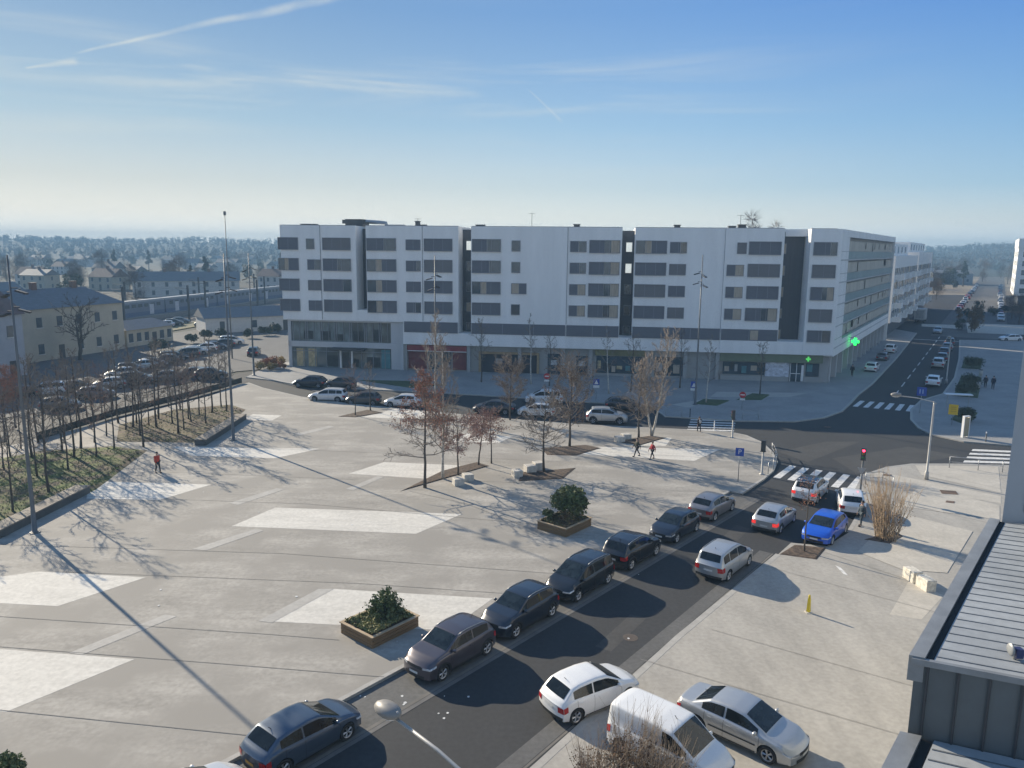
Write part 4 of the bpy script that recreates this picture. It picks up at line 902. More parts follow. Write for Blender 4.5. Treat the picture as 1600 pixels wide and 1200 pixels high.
# ------------------------------------------------------------------ trees and shrubs
M_BARK = mat('grey_bark', (0.085, 0.070, 0.058), 0.9, var=0.25, scale=6)
M_BARKD = mat('dark_bark', (0.08, 0.068, 0.058), 0.9, var=0.25, scale=6)
M_BIRCH = mat('birch_bark', (0.48, 0.45, 0.40), 0.85, var=0.35, scale=3, stretch=(1, 1, 4), fine=0.2)
M_TWIG = mat('twig_brown', (0.20, 0.165, 0.135), 0.9, var=0.25, scale=2)
M_TWIGP = mat('twig_pale', (0.26, 0.21, 0.165), 0.9, var=0.25, scale=2)
M_TWIGR = mat('twig_reddish', (0.24, 0.16, 0.125), 0.9, var=0.25, scale=2)
M_LEAFR = mat('russet_leaf', (0.36, 0.155, 0.085), 0.85, var=0.45, scale=2.5, hue=(0.26, 0.14, 0.10))
M_LEAFP = mat('pink_brown_leaf', (0.33, 0.19, 0.15), 0.85, var=0.4, scale=2.5, hue=(0.26, 0.145, 0.115))
M_LEAFB = mat('dry_leaf', (0.17, 0.095, 0.045), 0.9, var=0.45, scale=3.0, hue=(0.10, 0.06, 0.035))
M_LEAFG = mat('evergreen_leaf', (0.085, 0.115, 0.035), 0.8, var=0.5, scale=2.0, hue=(0.13, 0.145, 0.055))
M_LEAFY = mat('ivy_leaf', (0.26, 0.24, 0.085), 0.7, var=0.5, scale=3.0, hue=(0.12, 0.14, 0.05))
M_CONIF = mat('conifer_leaf', (0.03, 0.045, 0.025), 0.8, var=0.4, scale=1.0)
def leafquad(b, p, r, rng, mi=0, flat=.5):
    a = Vector((rng.gauss(0, 1), rng.gauss(0, 1), rng.gauss(0, 1))); a.normalize(); c = Vector((rng.gauss(0, 1), rng.gauss(0, 1), rng.gauss(0, 1))); c = c - a * c.dot(a)
    if c.length < 1e-3: return
    c.normalize(); b.face([p - a * r, p - c * r * flat, p + a * r, p + c * r * flat], mi)
def grow(seed, h, r0, start, spread, n1=16, n2=5, n3=5, up=.6, lean=0.0, multi=1, droop=0.0, twig=.013, shape='oval', wob=.05):
    """bare tree: returns trunk mesh, crown mesh and the twig ends"""
    rng = random.Random(seed); T = MB(); B = MB(); ends = []
    def branch(p, d, L, r, lev):
        n = 4 if lev < 2 else 2; pts = [p]; q = p; dd = d.copy()
        for i in range(n):
            dd = (dd + Vector((rng.gauss(0, .13), rng.gauss(0, .13), rng.gauss(0, .10) + (up * .22 if lev < 2 else .05) - droop * (lev >= 2) * .5))).normalized()
            q = q + dd * L / n; pts.append(q)
        B.tube(pts, [r * (1 - .8 * i / n) + twig * .35 for i in range(n + 1)], 4 if lev == 1 else 3, 0, cap=False)
        if lev == 3: ends.append(pts[-1]); ends.append(pts[1]); return
        m = n2 if lev == 1 else n3
        for k in range(m):
            t = (k + rng.random()) / m * .82 + .18; i = min(n - 1, int(t * n)); base = pts[i].lerp(pts[i + 1], t * n - i)
            ax = (pts[i + 1] - pts[i]).normalized(); s = Vector((rng.gauss(0, 1), rng.gauss(0, 1), rng.gauss(0, .6))); s = (s - ax * s.dot(ax)).normalized()
            nd = (ax * rng.uniform(.5, .9) + s * .8 + Vector((0, 0, .25 * up - droop * .5))).normalized()
            branch(base, nd, L * rng.uniform(.32, .55) * (1.1 - .5 * t), max(r * .45, twig), lev + 1)
    for m in range(multi):
        a = rng.random() * 6.3; tl = (.0 if multi == 1 else .16); d = Vector((cos(a) * tl + lean, sin(a) * tl, 1)); d.normalize()
        hh = h * (1 if m == 0 else rng.uniform(.7, .95)); n = 9; pts = []; q = Vector((0, 0, -.06))
        for i in range(n + 1):
            pts.append(q); q = q + (d + Vector((rng.gauss(0, wob), rng.gauss(0, wob), 0))) * hh / n
        rr = r0 / (multi ** .4); T.tube(pts, [rr * (1.25 if i == 0 else 1) * (1 - .9 * (i / n)) + twig for i in range(n + 1)], 7)
        for k in range(n1):
            t = start + (1 - start) * ((k + rng.random() * .7) / n1); i = min(n - 1, int(t * n)); base = pts[i].lerp(pts[i + 1], t * n - i)
            u = (t - start) / (1 - start)
            pr = {'oval': .55 + .9 * u * (1 - u) * 2 - .25 * u, 'cone': 1.05 - .8 * u, 'vase': .65 + .2 * u - .35 * max(0, u - .7) / .3, 'round': .5 + math.sqrt(max(0, u * (1 - u))) * .9}[shape]
            a = k * 2.4 + rng.uniform(-.5, .5); el = up * (.5 + .7 * u) + rng.uniform(-.12, .12); d1 = Vector((cos(a) * cos(el), sin(a) * cos(el), sin(el)))
            branch(base, d1, spread * pr * rng.uniform(.8, 1.15), max(rr * .42 * (1 - .55 * t), twig * 1.3), 1)
    return T, B, ends
TREES = {}
def tree_kind(key, bark, twigm, leaf=None, nleaf=0, lr=.07, leafz=(0, 1), **k):
    T, B, ends = grow(**k); me = [('trunk', T.mesh('trunk', bark, True)), ('crown', B.mesh('crown', twigm))]
    if leaf and nleaf:
        rng = random.Random(k['seed'] + 99); F = MB(); h = k['h']; E = [e for e in ends if leafz[0] * h <= e.z <= leafz[1] * h] or ends
        for i in range(nleaf):
            e = rng.choice(E); leafquad(F, e + Vector((rng.gauss(0, .15), rng.gauss(0, .15), rng.gauss(-.03, .14))), lr * rng.uniform(.6, 1.3), rng)
        me.append(('foliage', F.mesh('foliage', leaf)))
    TREES[key] = me
def tree(key, x, y, label, group=None, z=0.12, s=1.0, rz=None, name='bare_tree', cat='tree', sz=None):
    o = empty(name, (x, y, z), jit(0, 6.28) if rz is None else rz); o.scale = (s, s, sz or s); tag(o, label, cat, group)
    for n, m in TREES[key]: link_mesh(n, m, o)
    return o
def treepx(key, px, py, label, z=0.12, **k):
    p = gp(px, py, z); return tree(key, p.x, p.y, label, z=z, **k)
tree_kind('thinA', M_BARKD, M_TWIG, seed=11, h=7.0, r0=.075, start=.34, spread=2.0, n1=17, n2=5, n3=5, up=.75)
tree_kind('thinB', M_BARKD, M_TWIG, seed=12, h=6.2, r0=.07, start=.38, spread=1.8, n1=15, n2=5, n3=5, up=.8, shape='vase')
tree_kind('thinC', M_BARK, M_TWIG, seed=13, h=8.0, r0=.085, start=.32, spread=2.2, n1=17, n2=5, n3=5, up=.7)
tree_kind('thinD', M_BARK, M_TWIGR, seed=14, h=5.6, r0=.06, start=.36, spread=1.9, n1=15, n2=5, n3=5, up=.6, shape='round')
tree_kind('russet', M_BARKD, M_TWIG, M_LEAFR, 4200, .062, (.52, 1.1), seed=21, h=8.4, r0=.10, start=.26, spread=2.7, n1=24, n2=7, n3=6, up=.35, shape='cone')
tree_kind('pink', M_BARKD, M_TWIGR, M_LEAFP, 3800, .058, seed=22, h=4.6, r0=.065, start=.42, spread=2.0, n1=15, n2=5, n3=5, up=.35, shape='round')
tree_kind('pinkB', M_BARKD, M_TWIGR, M_LEAFP, 2800, .058, seed=23, h=4.4, r0=.06, start=.40, spread=1.8, n1=14, n2=5, n3=5, up=.5, shape='round', lean=-.12)
tree_kind('pinkC', M_BARKD, M_TWIGR, M_LEAFR, 900, .065, seed=24, h=4.6, r0=.055, start=.48, spread=1.5, n1=12, n2=4, n3=4, up=.3, shape='round')
tree_kind('bare', M_BARKD, M_TWIG, seed=25, h=5.6, r0=.095, start=.30, spread=3.0, n1=24, n2=8, n3=7, up=.35, shape='oval', twig=.012)
tree_kind('brown', M_BARK, M_TWIGP, M_LEAFB, 2600, .065, seed=26, h=7.2, r0=.10, start=.26, spread=2.9, n1=26, n2=8, n3=8, up=.6, shape='round', twig=.016)
tree_kind('birch', M_BIRCH, M_TWIGP, seed=27, h=9.0, r0=.14, start=.22, spread=3.2, n1=22, n2=8, n3=7, up=1.0, twig=.012, shape='vase', multi=2)
tree_kind('birchB', M_BIRCH, M_TWIGP, seed=28, h=10.5, r0=.11, start=.22, spread=3.6, n1=22, n2=7, n3=6, up=.95, shape='cone', twig=.013)
tree_kind('birchC', M_BIRCH, M_TWIG, seed=29, h=8.0, r0=.08, start=.3, spread=2.0, n1=14, n2=5, n3=5, up=.8, shape='cone', lean=.08)
tree_kind('oldtree', M_BARKD, M_BARKD, seed=30, h=9.0, r0=.30, start=.30, spread=4.2, n1=11, n2=5, n3=4, up=.5, shape='round', multi=2, wob=.16, twig=.03)
tree_kind('slender', M_BARK, M_TWIGR, M_LEAFR, 130, .05, seed=31, h=4.2, r0=.04, start=.62, spread=.8, n1=9, n2=4, n3=3, up=.5, shape='round')
# square: trees in the soil triangles
treepx('russet', 664, 762, 'tall young oak with russet leaves kept in its top, nearest tree on the square')
treepx('birchB', 692, 748, 'tall thin white barked birch just behind the russet topped oak', s=.95)
treepx('pink', 716, 742, 'small oak holding pinkish brown leaves on a straight trunk, right of the thin birch')
treepx('pinkB', 748, 727, 'small leaning oak with pinkish brown leaves behind the straight one')
treepx('pinkC', 768, 724, 'slight young oak with few leaves behind the pale seat blocks', s=.95)
treepx('bare', 850, 738, 'wide leafless tree in its own soil triangle behind the round planter shrub')
treepx('brown', 890, 698, 'dense brown twigged tree behind the wide leafless one')
treepx('bare', 998, 684, 'leafless tree close beside the forked white birch', s=.95, rz=2.0)
treepx('birch', 1018, 681, 'forked white barked birch with a broad crown near the two walkers')
treepx('brown', 797, 656, 'russet brown tree by the far kerb of the square in front of the garage gate', s=.82)
treepx('thinD', 555, 649, 'small reddish twigged tree by the kerb beside the white estate car', s=.85)
treepx('thinB', 579, 642, 'small dark bare tree second from the left by the far kerb', s=.8)
treepx('birchB', 681, 657, 'tall birch by the far kerb in front of the dark red shop', s=1.0)
treepx('slender', 1257, 862, 'slender sapling with red leaf tuft in the soil bed beside the blue car', z=.06, s=1.05)
# far pavement trees against the facade
treepx('birchC', 1103, 630, 'leaning white birch on the far pavement in a grass oval', s=.95, rz=0)
treepx('thinB', 1187, 617, 'small dark tree on the far pavement in front of the pharmacy', s=1.0)
treepx('birchC', 951, 615, 'thin birch on the far pavement left of the forked one', s=1.0, rz=2.6)
treepx('thinA', 985, 612, 'thin bare tree on the far pavement behind the forked birch', s=1.0)
treepx('thinC', 752, 597, 'thin bare tree in front of the car park gate')
treepx('birchC', 830, 600, 'thin pale tree in front of the long block right of the gate', s=1.1, rz=1.2)
treepx('thinA', 858, 603, 'thin dark tree in front of the long block under the blank wall', s=.9)
treepx('thinC', 1062, 606, 'twiggy bare tree on the far pavement left of the leaning birch', s=.9)
GRV = 'bare saplings in the grass beds left of the square'
spots = [(20, 800), (55, 745), (80, 770), (30, 700), (60, 690), (110, 735), (130, 700), (150, 715), (95, 705), (175, 700), (148, 690), (5, 735), (120, 668), (85, 678), (50, 715), (165, 680), (200, 672), (228, 697), (215, 662), (232, 665), (205, 668), (268, 662), (275, 678), (288, 672), (300, 660), (322, 662), (335, 645), (308, 648), (250, 655), (350, 643), (188, 660), (160, 655), (245, 645), (280, 640), (-40, 770), (-60, 720), (-90, 800), (70, 720), (118, 715), (100, 690), (135, 660), (220, 680), (245, 668), (292, 655), (345, 636), (15, 715), (180, 650), (265, 635)]
for i, (x, y) in enumerate(spots):
    k = ('thinA', 'thinB', 'thinC', 'thinD')[i % 4]
    treepx(k, x + jit(-4, 4), y, 'thin leafless sapling standing in the grass left of the square among many alike', group=GRV, s=jit(.8, 1.1), z=.2)
for x, y, s in ((8, 690, .8), (-30, 715, .9), (25, 668, .7)): treepx('russet', x, y, 'sapling with rusty leaves at the left edge of the picture', s=s, group='rusty saplings at the left edge', z=.2)
treepx('oldtree', 125, 562, 'old pollarded bare tree in front of the cream station house', s=.95, z=0)
# shrubs of bare canes
def canes(seed, n, h, r, leaf=None, nl=0, lz=(.1, .6), th=.010, m=None):
    rng = random.Random(seed); B = MB(); F = MB(); P = []
    for i in range(n):
        a = rng.random() * 6.3; rr = math.sqrt(rng.random()) * r * .35; p = Vector((cos(a) * rr, sin(a) * rr, -.05)); t = rng.uniform(.05, .32); b_ = a + rng.gauss(0, .5)
        d = Vector((cos(b_) * t, sin(b_) * t, 1)).normalized(); L = h * rng.uniform(.55, 1.05); pts = [p]
        for k in range(5): d = (d + Vector((rng.gauss(0, .07), rng.gauss(0, .07), .02))).normalized(); p = p + d * L / 5; pts.append(p)
        B.tube(pts, [th * 1.4 * (1 - .75 * k / 5) + .002 for k in range(6)], 3, 0, False); P += pts[1:]
        for k in range(6):
            q = pts[1 + rng.randrange(4)]; e = (d + Vector((rng.gauss(0, .45), rng.gauss(0, .45), rng.uniform(0, .3)))).normalized(); B.tube([q, q + e * L * .14, q + e * L * rng.uniform(.2, .34)], [th * .6, th * .4, .002], 3, 0, False); P.append(q + e * L * .2)
    if leaf:
        P = [p for p in P if lz[0] * h < p.z < lz[1] * h]
        for i in range(nl): leafquad(F, rng.choice(P) + Vector((rng.gauss(0, .12), rng.gauss(0, .12), rng.gauss(0, .10))), rng.uniform(.03, .065), rng)
    return B, F
B, F = canes(51, 90, 4.3, 1.9, M_LEAFB, 500, (0, .5), th=.014)
p = gp(1385, 842, .06); o = empty('bare_shrub', p); tag(o, 'large fan shaped shrub of bare straw coloured canes beside the parked white hatchback', 'shrub')
B.build('cane', mat('straw_cane', (0.33, 0.24, 0.15), 0.85, var=.25, scale=2), o); F.build('foliage', M_LEAFB, o)
for i, (px, py, s) in enumerate(((985, 1225, .95), (930, 1240, .8), (1040, 1250, .85))):
    B, F = canes(60 + i, 70, 2.9, 1.5, M_LEAFB, 1500, (.0, .55), th=.009)
    p = gp(px, py, .06); o = empty('bare_shrub', p); o.scale = (s, s, s)
    tag(o, ('twiggy shrub with curled brown leaves in front of the white van', 'twiggy brown shrub by the rear wheel of the white van, lowest at the frame edge', 'twiggy brown shrub covering the door of the white van')[i], 'shrub', 'dry shrubs in front of the van')
    B.build('cane', M_TWIGP, o); F.build('foliage', M_LEAFB, o)
# leafy evergreen clumps
def clump(seed, n, R, lr=.06, flat=.75, lobes=9):
    rng = random.Random(seed); F = MB(); C = []
    for i in range(lobes):
        a = rng.random() * 6.3; e = rng.uniform(-.3, 1.2); q = rng.uniform(.35, .72); C.append((Vector((cos(a) * cos(e) * R * q, sin(a) * cos(e) * R * q, R * flat + sin(e) * R * flat * q)), R * rng.uniform(.30, .52)))
    for i in range(n):
        c, r = rng.choice(C); d = Vector((rng.gauss(0, 1), rng.gauss(0, 1), rng.gauss(0, 1))).normalized(); leafquad(F, c + d * r * (rng.random() ** .35) * (1 if rng.random() < .85 else rng.uniform(1.0, 1.35)), lr * rng.uniform(.6, 1.4), rng, flat=.6)
    return F
# planters with timber sides
M_WOOD = mat('planter_board', (0.20, 0.125, 0.06), 0.75, var=0.25, scale=2.0, stretch=(.4, .4, 9))
M_WOODT = mat('planter_top', (0.40, 0.30, 0.19), 0.75, var=0.2, scale=2.0)
def planter(px, py, ang, L_, W_, h, label):
    p = gp(px, py, .12); o = empty('timber_planter', p, RAD(ang)); tag(o, label, 'planter')
    for k, (x0, x1, y0, y1) in enumerate(((-L_ / 2, L_ / 2, -W_ / 2, -W_ / 2 + .06), (-L_ / 2, L_ / 2, W_ / 2 - .06, W_ / 2), (-L_ / 2, -L_ / 2 + .06, -W_ / 2 + .06, W_ / 2 - .06), (L_ / 2 - .06, L_ / 2, -W_ / 2 + .06, W_ / 2 - .06))):
        b = MB(); n = 3
        for i in range(n): b.box(x0, x1, y0, y1, .01 + i * h / n, (i + 1) * h / n - .012)
        b.build('side_board', M_WOOD, o)
    b = MB(); e = .05; b.box(-L_ / 2 - e, L_ / 2 + e, -W_ / 2 - e, -W_ / 2 + .1, h, h + .04); b.box(-L_ / 2 - e, L_ / 2 + e, W_ / 2 - .1, W_ / 2 + e, h, h + .04); b.box(-L_ / 2 - e, -L_ / 2 + .1, -W_ / 2 + .1, W_ / 2 - .1, h, h + .04); b.box(L_ / 2 - .1, L_ / 2 + e, -W_ / 2 + .1, W_ / 2 - .1, h, h + .04); b.build('top_rail', M_WOODT, o)
    b = MB(); b.box(-L_ / 2 + .06, L_ / 2 - .06, -W_ / 2 + .06, W_ / 2 - .06, .02, h - .06); b.build('soil', M_SOIL, o)
    return o, p
o, p = planter(594, 984, 50, 2.75, 2.2, .52, 'timber planter filled with ivy and one small shrub, beside the plum crossover')
rng = random.Random(5)
def ivy(p, ang, L_, W_, h, n, label, seed, m):
    rng = random.Random(seed); F = MB()
    for i in range(n):
        x, y = rng.uniform(-L_ / 2, L_ / 2), rng.uniform(-W_ / 2, W_ / 2); z = h * (.4 + .6 * mnoise.noise(Vector((x * 1.6, y * 1.6, seed)))) + rng.random() * .12; leafquad(F, Vector((x, y, z)), rng.uniform(.03, .07), rng, flat=.7)
    o = F.build('ground_ivy', m, loc=(p.x, p.y, p.z + .48), rz=RAD(ang)); tag(o, label, 'plant'); return o
ivy(p, 50, 2.5, 1.95, .22, 3600, 'yellowish green ivy spreading over the soil of the nearer timber planter', 3, M_LEAFY)
F = MB(); rng = random.Random(71)
for i in range(46):
    a = rng.random() * 6.3; t = rng.uniform(.1, 1.0); d = Vector((cos(a) * t, sin(a) * t, rng.uniform(.55, 1.25) * (1.25 - .6 * t))); F.tube([(0, 0, 0), tuple(d * .5), tuple(d * .95 + Vector((0, 0, .06)))], [.014, .009, .003], 3, 0, False)
    for k in range(60): q_ = .25 + .75 * math.sqrt(rng.random()); leafquad(F, d * q_ + Vector((rng.gauss(0, .07), rng.gauss(0, .07), rng.gauss(0, .06))), rng.uniform(.05, .10), rng, flat=.4)
o = F.build('evergreen_shrub', M_LEAFG, loc=(p.x + .2, p.y + .4, p.z + .5)); tag(o, 'small upright evergreen shrub growing at the back of the nearer timber planter', 'shrub')
o, p = planter(882, 824, 50, 2.75, 2.2, .52, 'timber planter holding a big rounded evergreen shrub, second one along the square')
ivy(p, 50, 2.5, 1.95, .2, 2200, 'sparse dry ivy over the soil of the farther timber planter', 4, mat('dry_ivy', (0.13, 0.09, 0.045), 0.8, var=.5, scale=3, hue=(0.10, 0.10, 0.035)))
F = clump(72, 8000, 1.2, .10, .85, 30); o = F.build('evergreen_shrub', M_LEAFG, loc=(p.x + .25, p.y + .2, p.z + .55)); tag(o, 'big rounded evergreen shrub rising from the farther timber planter', 'shrub')
F = clump(73, 700, .5, .07, .7); o = F.build('evergreen_shrub', M_LEAFG, loc=(p.x - 1.05, p.y + .05, p.z + .5)); tag(o, 'low green side shoot at the left corner of the farther timber planter', 'shrub')
F = clump(74, 3000, .8, .06, .6); q = gp(8, 1232, .12); o = F.build('evergreen_shrub', M_LEAFG, loc=(q.x, q.y, q.z)); tag(o, 'dark evergreen shrub peeping in at the bottom left corner', 'shrub')
# grass tufts on the left beds and dry leaves
rng = random.Random(8); F = MB()
def tuft(poly, n, h, z):
    P = PX(z, *poly); c = sum(P, Vector()) / len(P)
    for i in range(n):
        k = rng.randrange(len(P)); a, b_ = P[k], P[(k + 1) % len(P)]; u, v = rng.random(), math.sqrt(rng.random()) * .93; p = c.lerp(a.lerp(b_, u), v); d = Vector((rng.gauss(0, .06), rng.gauss(0, .06), h * rng.uniform(.4, 1.2))); w = Vector((rng.gauss(0, .05), rng.gauss(0, .05), 0)); F.face([p - w, p + w, p + d])
tuft([(-150, 905), (0, 838), (150, 765), (230, 704), (175, 697), (60, 705), (-100, 735), (-260, 800)], 6000, .16, .2)
tuft([(190, 690), (325, 692), (384, 640), (360, 632), (270, 640), (186, 664)], 2500, .13, .2)
o = F.build('grass', mat('grass_blade', (0.16, 0.20, 0.045), 0.9, var=.5, scale=1.0, hue=(0.15, 0.125, 0.06))); o['kind'] = 'stuff'
for q in ([(182, 690), (322, 692), (330, 700)],): pass
# ------------------------------------------------------------------ street furniture
M_POLE = mat('mast_grey', (0.13, 0.135, 0.14), 0.5, metal=0.3, var=0.1)
M_POLEL = mat('pale_pole', (0.42, 0.41, 0.39), 0.5, metal=0.2, var=0.1)
M_BLUE = mat('sign_blue', (0.02, 0.07, 0.36), 0.4, var=0.08)
M_RED = mat('sign_red', (0.42, 0.02, 0.03), 0.4, var=0.08)
M_SIGNW = mat('sign_white', (0.72, 0.72, 0.72), 0.4, var=0.05)
M_YEL = mat('sign_yellow', (0.72, 0.46, 0.02), 0.5, var=0.12)
M_STONE = mat('pale_stone', (0.50, 0.47, 0.42), 0.85, var=0.16, scale=4, fine=.1)
def mast(p, h, label, rz=0.0, z=0.12):
    o = empty('light_mast', (p.x, p.y, z), rz); tag(o, label, 'light mast', 'tall slim light masts round the square')
    b = MB(); b.lathe([(.22, 0), (.22, .02), (.15, .03), (.13, 1.4), (.12, 1.42), (.085, 8), (.045, h)], 12); b.build('pole', M_POLE, o, True)
    b = MB(); b.lathe([(.30, 0), (.30, .05), (.16, .06)], 12); b.build('base_plate', M_POLE, o)
    for zz, a in ((h - 2.0, 0), (h - 3.1, .25)):
        for k in (0, 1):
            t = a + k * 2.6; M = Matrix.Translation((0, 0, zz - k * .25)) @ Matrix.Rotation(t, 4, 'Z'); b = MB()
            b.box(.05, .4, -.03, .03, .10, .16, M=M); b.box(.3, .95, -.14, .14, .02, .12, M=M @ Matrix.Rotation(.28, 4, 'Y')); b.build('luminaire', M_METAL, o)
mast(gp(55, 835), 16.7, 'tall slim light mast nearest the left edge, beside the longer bench wall', 0)
mast(gp(365, 690), 16.7, 'tall slim light mast at the end of the short bench wall', .2)
mast(gp(397, 588), 16.4, 'tall slim light mast on the pavement corner left of the glazed shop', .4)
mast(gp(681, 652), 16.6, 'tall slim light mast among the birches in front of the dark red shop', 1.0)
mast(gp(1086, 634), 16.9, 'tall slim light mast in front of the blank wall of the long block', 2.4)
def street_lamp(p, h, d, label, arm=2.6, z=.05):
    o = empty('street_lamp', (p.x, p.y, z), d); tag(o, label, 'street lamp', 'curved arm street lamps')
    b = MB(); b.lathe([(.17, 0), (.15, .6), (.085, .7), (.07, h - .3), (.06, h)], 10); b.build('pole', M_POLEL, o, True)
    b = MB(); b.tube([(-.15, 0, h - .15), (.2, 0, h + .02), (arm * .5, 0, h + .28), (arm, 0, h + .42)], .04, 8); b.tube([(arm - .1, 0, h + .40), (arm - .1, 0, h + .62)], .03, 6); b.build('arm', M_POLEL, o, True)
    b = MB(); b.ell((arm + .25, 0, h + .52), (.42, .25, .17), 0, 14, 8); b.build('lamp_head', mat('lamp_shell', (0.24, 0.225, 0.205), 0.45, var=.08), o, True)
    b = MB(); b.ell((arm + .25, 0, h + .43), (.33, .19, .12), 0, 12, 6); b.build('lamp_glass', M_HEAD, o, True)
    return o
p = gp(1447, 750); hd = gp(1399, 618, 6.7); street_lamp(p, 6.2, atan2(hd.y - p.y, hd.x - p.x), 'pale street lamp with a long arm reaching over the crossroads', arm=(Vector((hd.x - p.x, hd.y - p.y)).length - .3))
p = gp(1478, 601); hd = gp(1446, 565, 6.5); street_lamp(p, 6.1, atan2(hd.y - p.y, hd.x - p.x), 'street lamp farther along the shaded side street above parked cars', z=.12, arm=min(3.0, Vector((hd.x - p.x, hd.y - p.y)).length))
hd = gp(606, 1110, 6.7); q = gp(760, 1232, 6.3); d = (hd - q); street_lamp(q - Vector((0, 0, 6.3)), 6.15, atan2(d.y, d.x), 'street lamp head on its arm close below the camera at the bottom edge', arm=Vector((d.x, d.y)).length - .25)
def textmesh(s, size, m, parent, name='lettering'):
    cu = bpy.data.curves.new(name, 'FONT'); cu.body = s; cu.size = size; cu.align_x = 'CENTER'; cu.align_y = 'CENTER'; cu.extrude = .004
    t = bpy.data.objects.new(name, cu); COL.objects.link(t); dg = bpy.context.evaluated_depsgraph_get(); me = bpy.data.meshes.new_from_object(t.evaluated_get(dg)); bpy.data.objects.remove(t)
    o = link_mesh(name, me, parent); me.materials.clear(); me.materials.append(m); return o
def signpost(px, py, top_py, label, z, kind, facing=None, size=.6, cat='road sign'):
    p = gp(px, py, z); h = zat(px, top_py, p) - z; f = atan2(-p.y, -p.x) if facing is None else facing      # sign faces direction f
    o = empty('road_sign', p, f - pi / 2 + pi); tag(o, label, cat)
    b = MB(); b.tube([(0, .03, 0), (0, .03, h)], .03, 8); b.build('post', M_GALV, o, True)
    s = size / 2
    def panel(zc, m, nm='panel', w=s, hh=s): b = MB(); b.box(-w, w, -.02, 0, zc - hh, zc + hh); return b.build(nm, m, o)
    if kind == 'P':
        panel(h - s, M_BLUE); t = textmesh('P', size * .85, M_SIGNW, o); t.location = (0, -.024, h - s); t.rotation_euler = (pi / 2, 0, 0)
    elif kind == 'cross':
        panel(h - s, M_BLUE); b = MB(); b.raw([(-s * .7, -.026, h - 2 * s * .88), (s * .7, -.026, h - 2 * s * .88), (0, -.026, h - s * .35)], [(0, 1, 2)]); b.build('white_triangle', M_SIGNW, o); panel(h - 2 * s - .2, M_SIGNW, 'lower_panel', s, .14)
    elif kind == 'red':
        b = MB(); n = 20; b.raw([(s * cos(2 * pi * k / n), -.02, h - s + s * sin(2 * pi * k / n)) for k in range(n)] + [(s * cos(2 * pi * k / n), .0, h - s + s * sin(2 * pi * k / n)) for k in range(n)], [tuple(range(n)), tuple(range(2 * n - 1, n - 1, -1))] + [(k, n + k, n + (k + 1) % n, (k + 1) % n) for k in range(n)]); b.build('disc', M_RED, o)
        b = MB(); b.box(-s * .65, s * .65, -.03, -.021, h - s * 1.16, h - s * .84); b.build('white_bar', M_SIGNW, o); panel(h - 2 * s - .16, M_SIGNW, 'lower_panel', s * .8, .1)
    elif kind == 'yellow':
        panel(h - s * 1.25, M_YEL, 'panel', s, s * 1.25)
        for i in range(3): b = MB(); b.box(-s * .6, s * .6, -.028, -.021, h - s * (.7 + .5 * i), h - s * (.62 + .5 * i)); b.build('text_line', mat('sign_ink', (0.25, 0.13, 0.02), .6), o)
    elif kind == 'blue':
        panel(h - s, M_BLUE); b = MB(); b.box(-s * .5, -s * .25, -.028, -.021, h - s * 1.5, h - s * .5); b.box(s * .1, s * .35, -.028, -.021, h - s * 1.5, h - s * .5); b.build('white_marks', mat('sign_paleblue', (0.3, 0.4, 0.6), .5), o)
    elif kind == 'give':
        b = MB(); b.raw([(-s, -.02, h), (s, -.02, h), (0, -.02, h - 1.7 * s), (-s, 0, h), (s, 0, h), (0, 0, h - 1.7 * s)], [(0, 2, 1), (3, 4, 5), (0, 1, 4, 3), (1, 2, 5, 4), (2, 0, 3, 5)]); b.build('triangle', mat('sign_back', (0.36, 0.35, 0.34), .5), o)
    return o
signpost(1153, 753, 700, 'blue square parking sign with white letter P on a thin post', .12, 'P', size=.62)
signpost(1083, 627, 596, 'blue pedestrian crossing sign with white panel below, near the zebra crossing', .12, 'cross', size=.75)
signpost(931, 627, 592, 'blue pedestrian crossing sign by the kerb left of the forked birch', .12, 'cross', size=.7)
signpost(854, 618, 583, 'round red sign with white bar by the kerb above the white minivan', .12, 'red', size=.75)
signpost(1159, 640, 612, 'round red sign beside the grass oval on the far pavement', .12, 'red', size=.7)
signpost(1487, 664, 632, 'yellow information panel on a pale post at the corner pavement', .12, 'yellow', size=.85)
signpost(1437, 645, 605, 'square blue sign on a post at the side street corner', .12, 'blue', size=.95)
signpost(1343, 772, 731, 'pale back of a triangular sign beside the red traffic light', .05, 'give', size=.6)
def traffic_light(px, py, top, label, z, lit, facing):
    p = gp(px, py, z); h = zat(px, top, p) - z; o = empty('traffic_light', p, facing); tag(o, label, 'traffic light')
    b = MB(); b.lathe([(.2, 0), (.2, .04), (.08, .06), (.06, h - .1)], 10); b.build('pole', M_POLE if lit else M_POLEL, o, True)
    b = MB(); b.box(-.14, .14, -.16, .16, h - .85, h); b.box(-.2, .14, -.2, .2, h - .9, h - .86); b.build('housing', M_METAL, o)
    for k, c in enumerate(((0.25, .02, .02), (.2, .12, .02), (.02, .14, .05))):
        b = MB(); b.ell((.15, 0, h - .17 - .26 * k), (.05, .10, .10), 0, 10, 6); b.build('lens', mat('lens_red_lit', (0.6, .02, .05), .3, emit=(1.0, .03, .08, 4.0)) if lit and k == 0 else mat('lens_%d' % k, c, .25), o, True)
        b = MB(); b.box(.14, .30, -.12, .12, h - .065 - .26 * k, h - .05 - .26 * k); b.build('hood', M_METAL, o)
tolight = lambda px, py: atan2(-gp(px, py).y, -gp(px, py).x)
traffic_light(1344, 768, 700, 'traffic light showing red beside the bare shrub', .05, True, tolight(1344, 768))
traffic_light(1190, 741, 688, 'unlit traffic light at the rounded kerb of the square', .12, False, RAD(60))
traffic_light(1144, 684, 641, 'unlit traffic light on the kerb beside the far zebra crossing', .12, False, RAD(170))
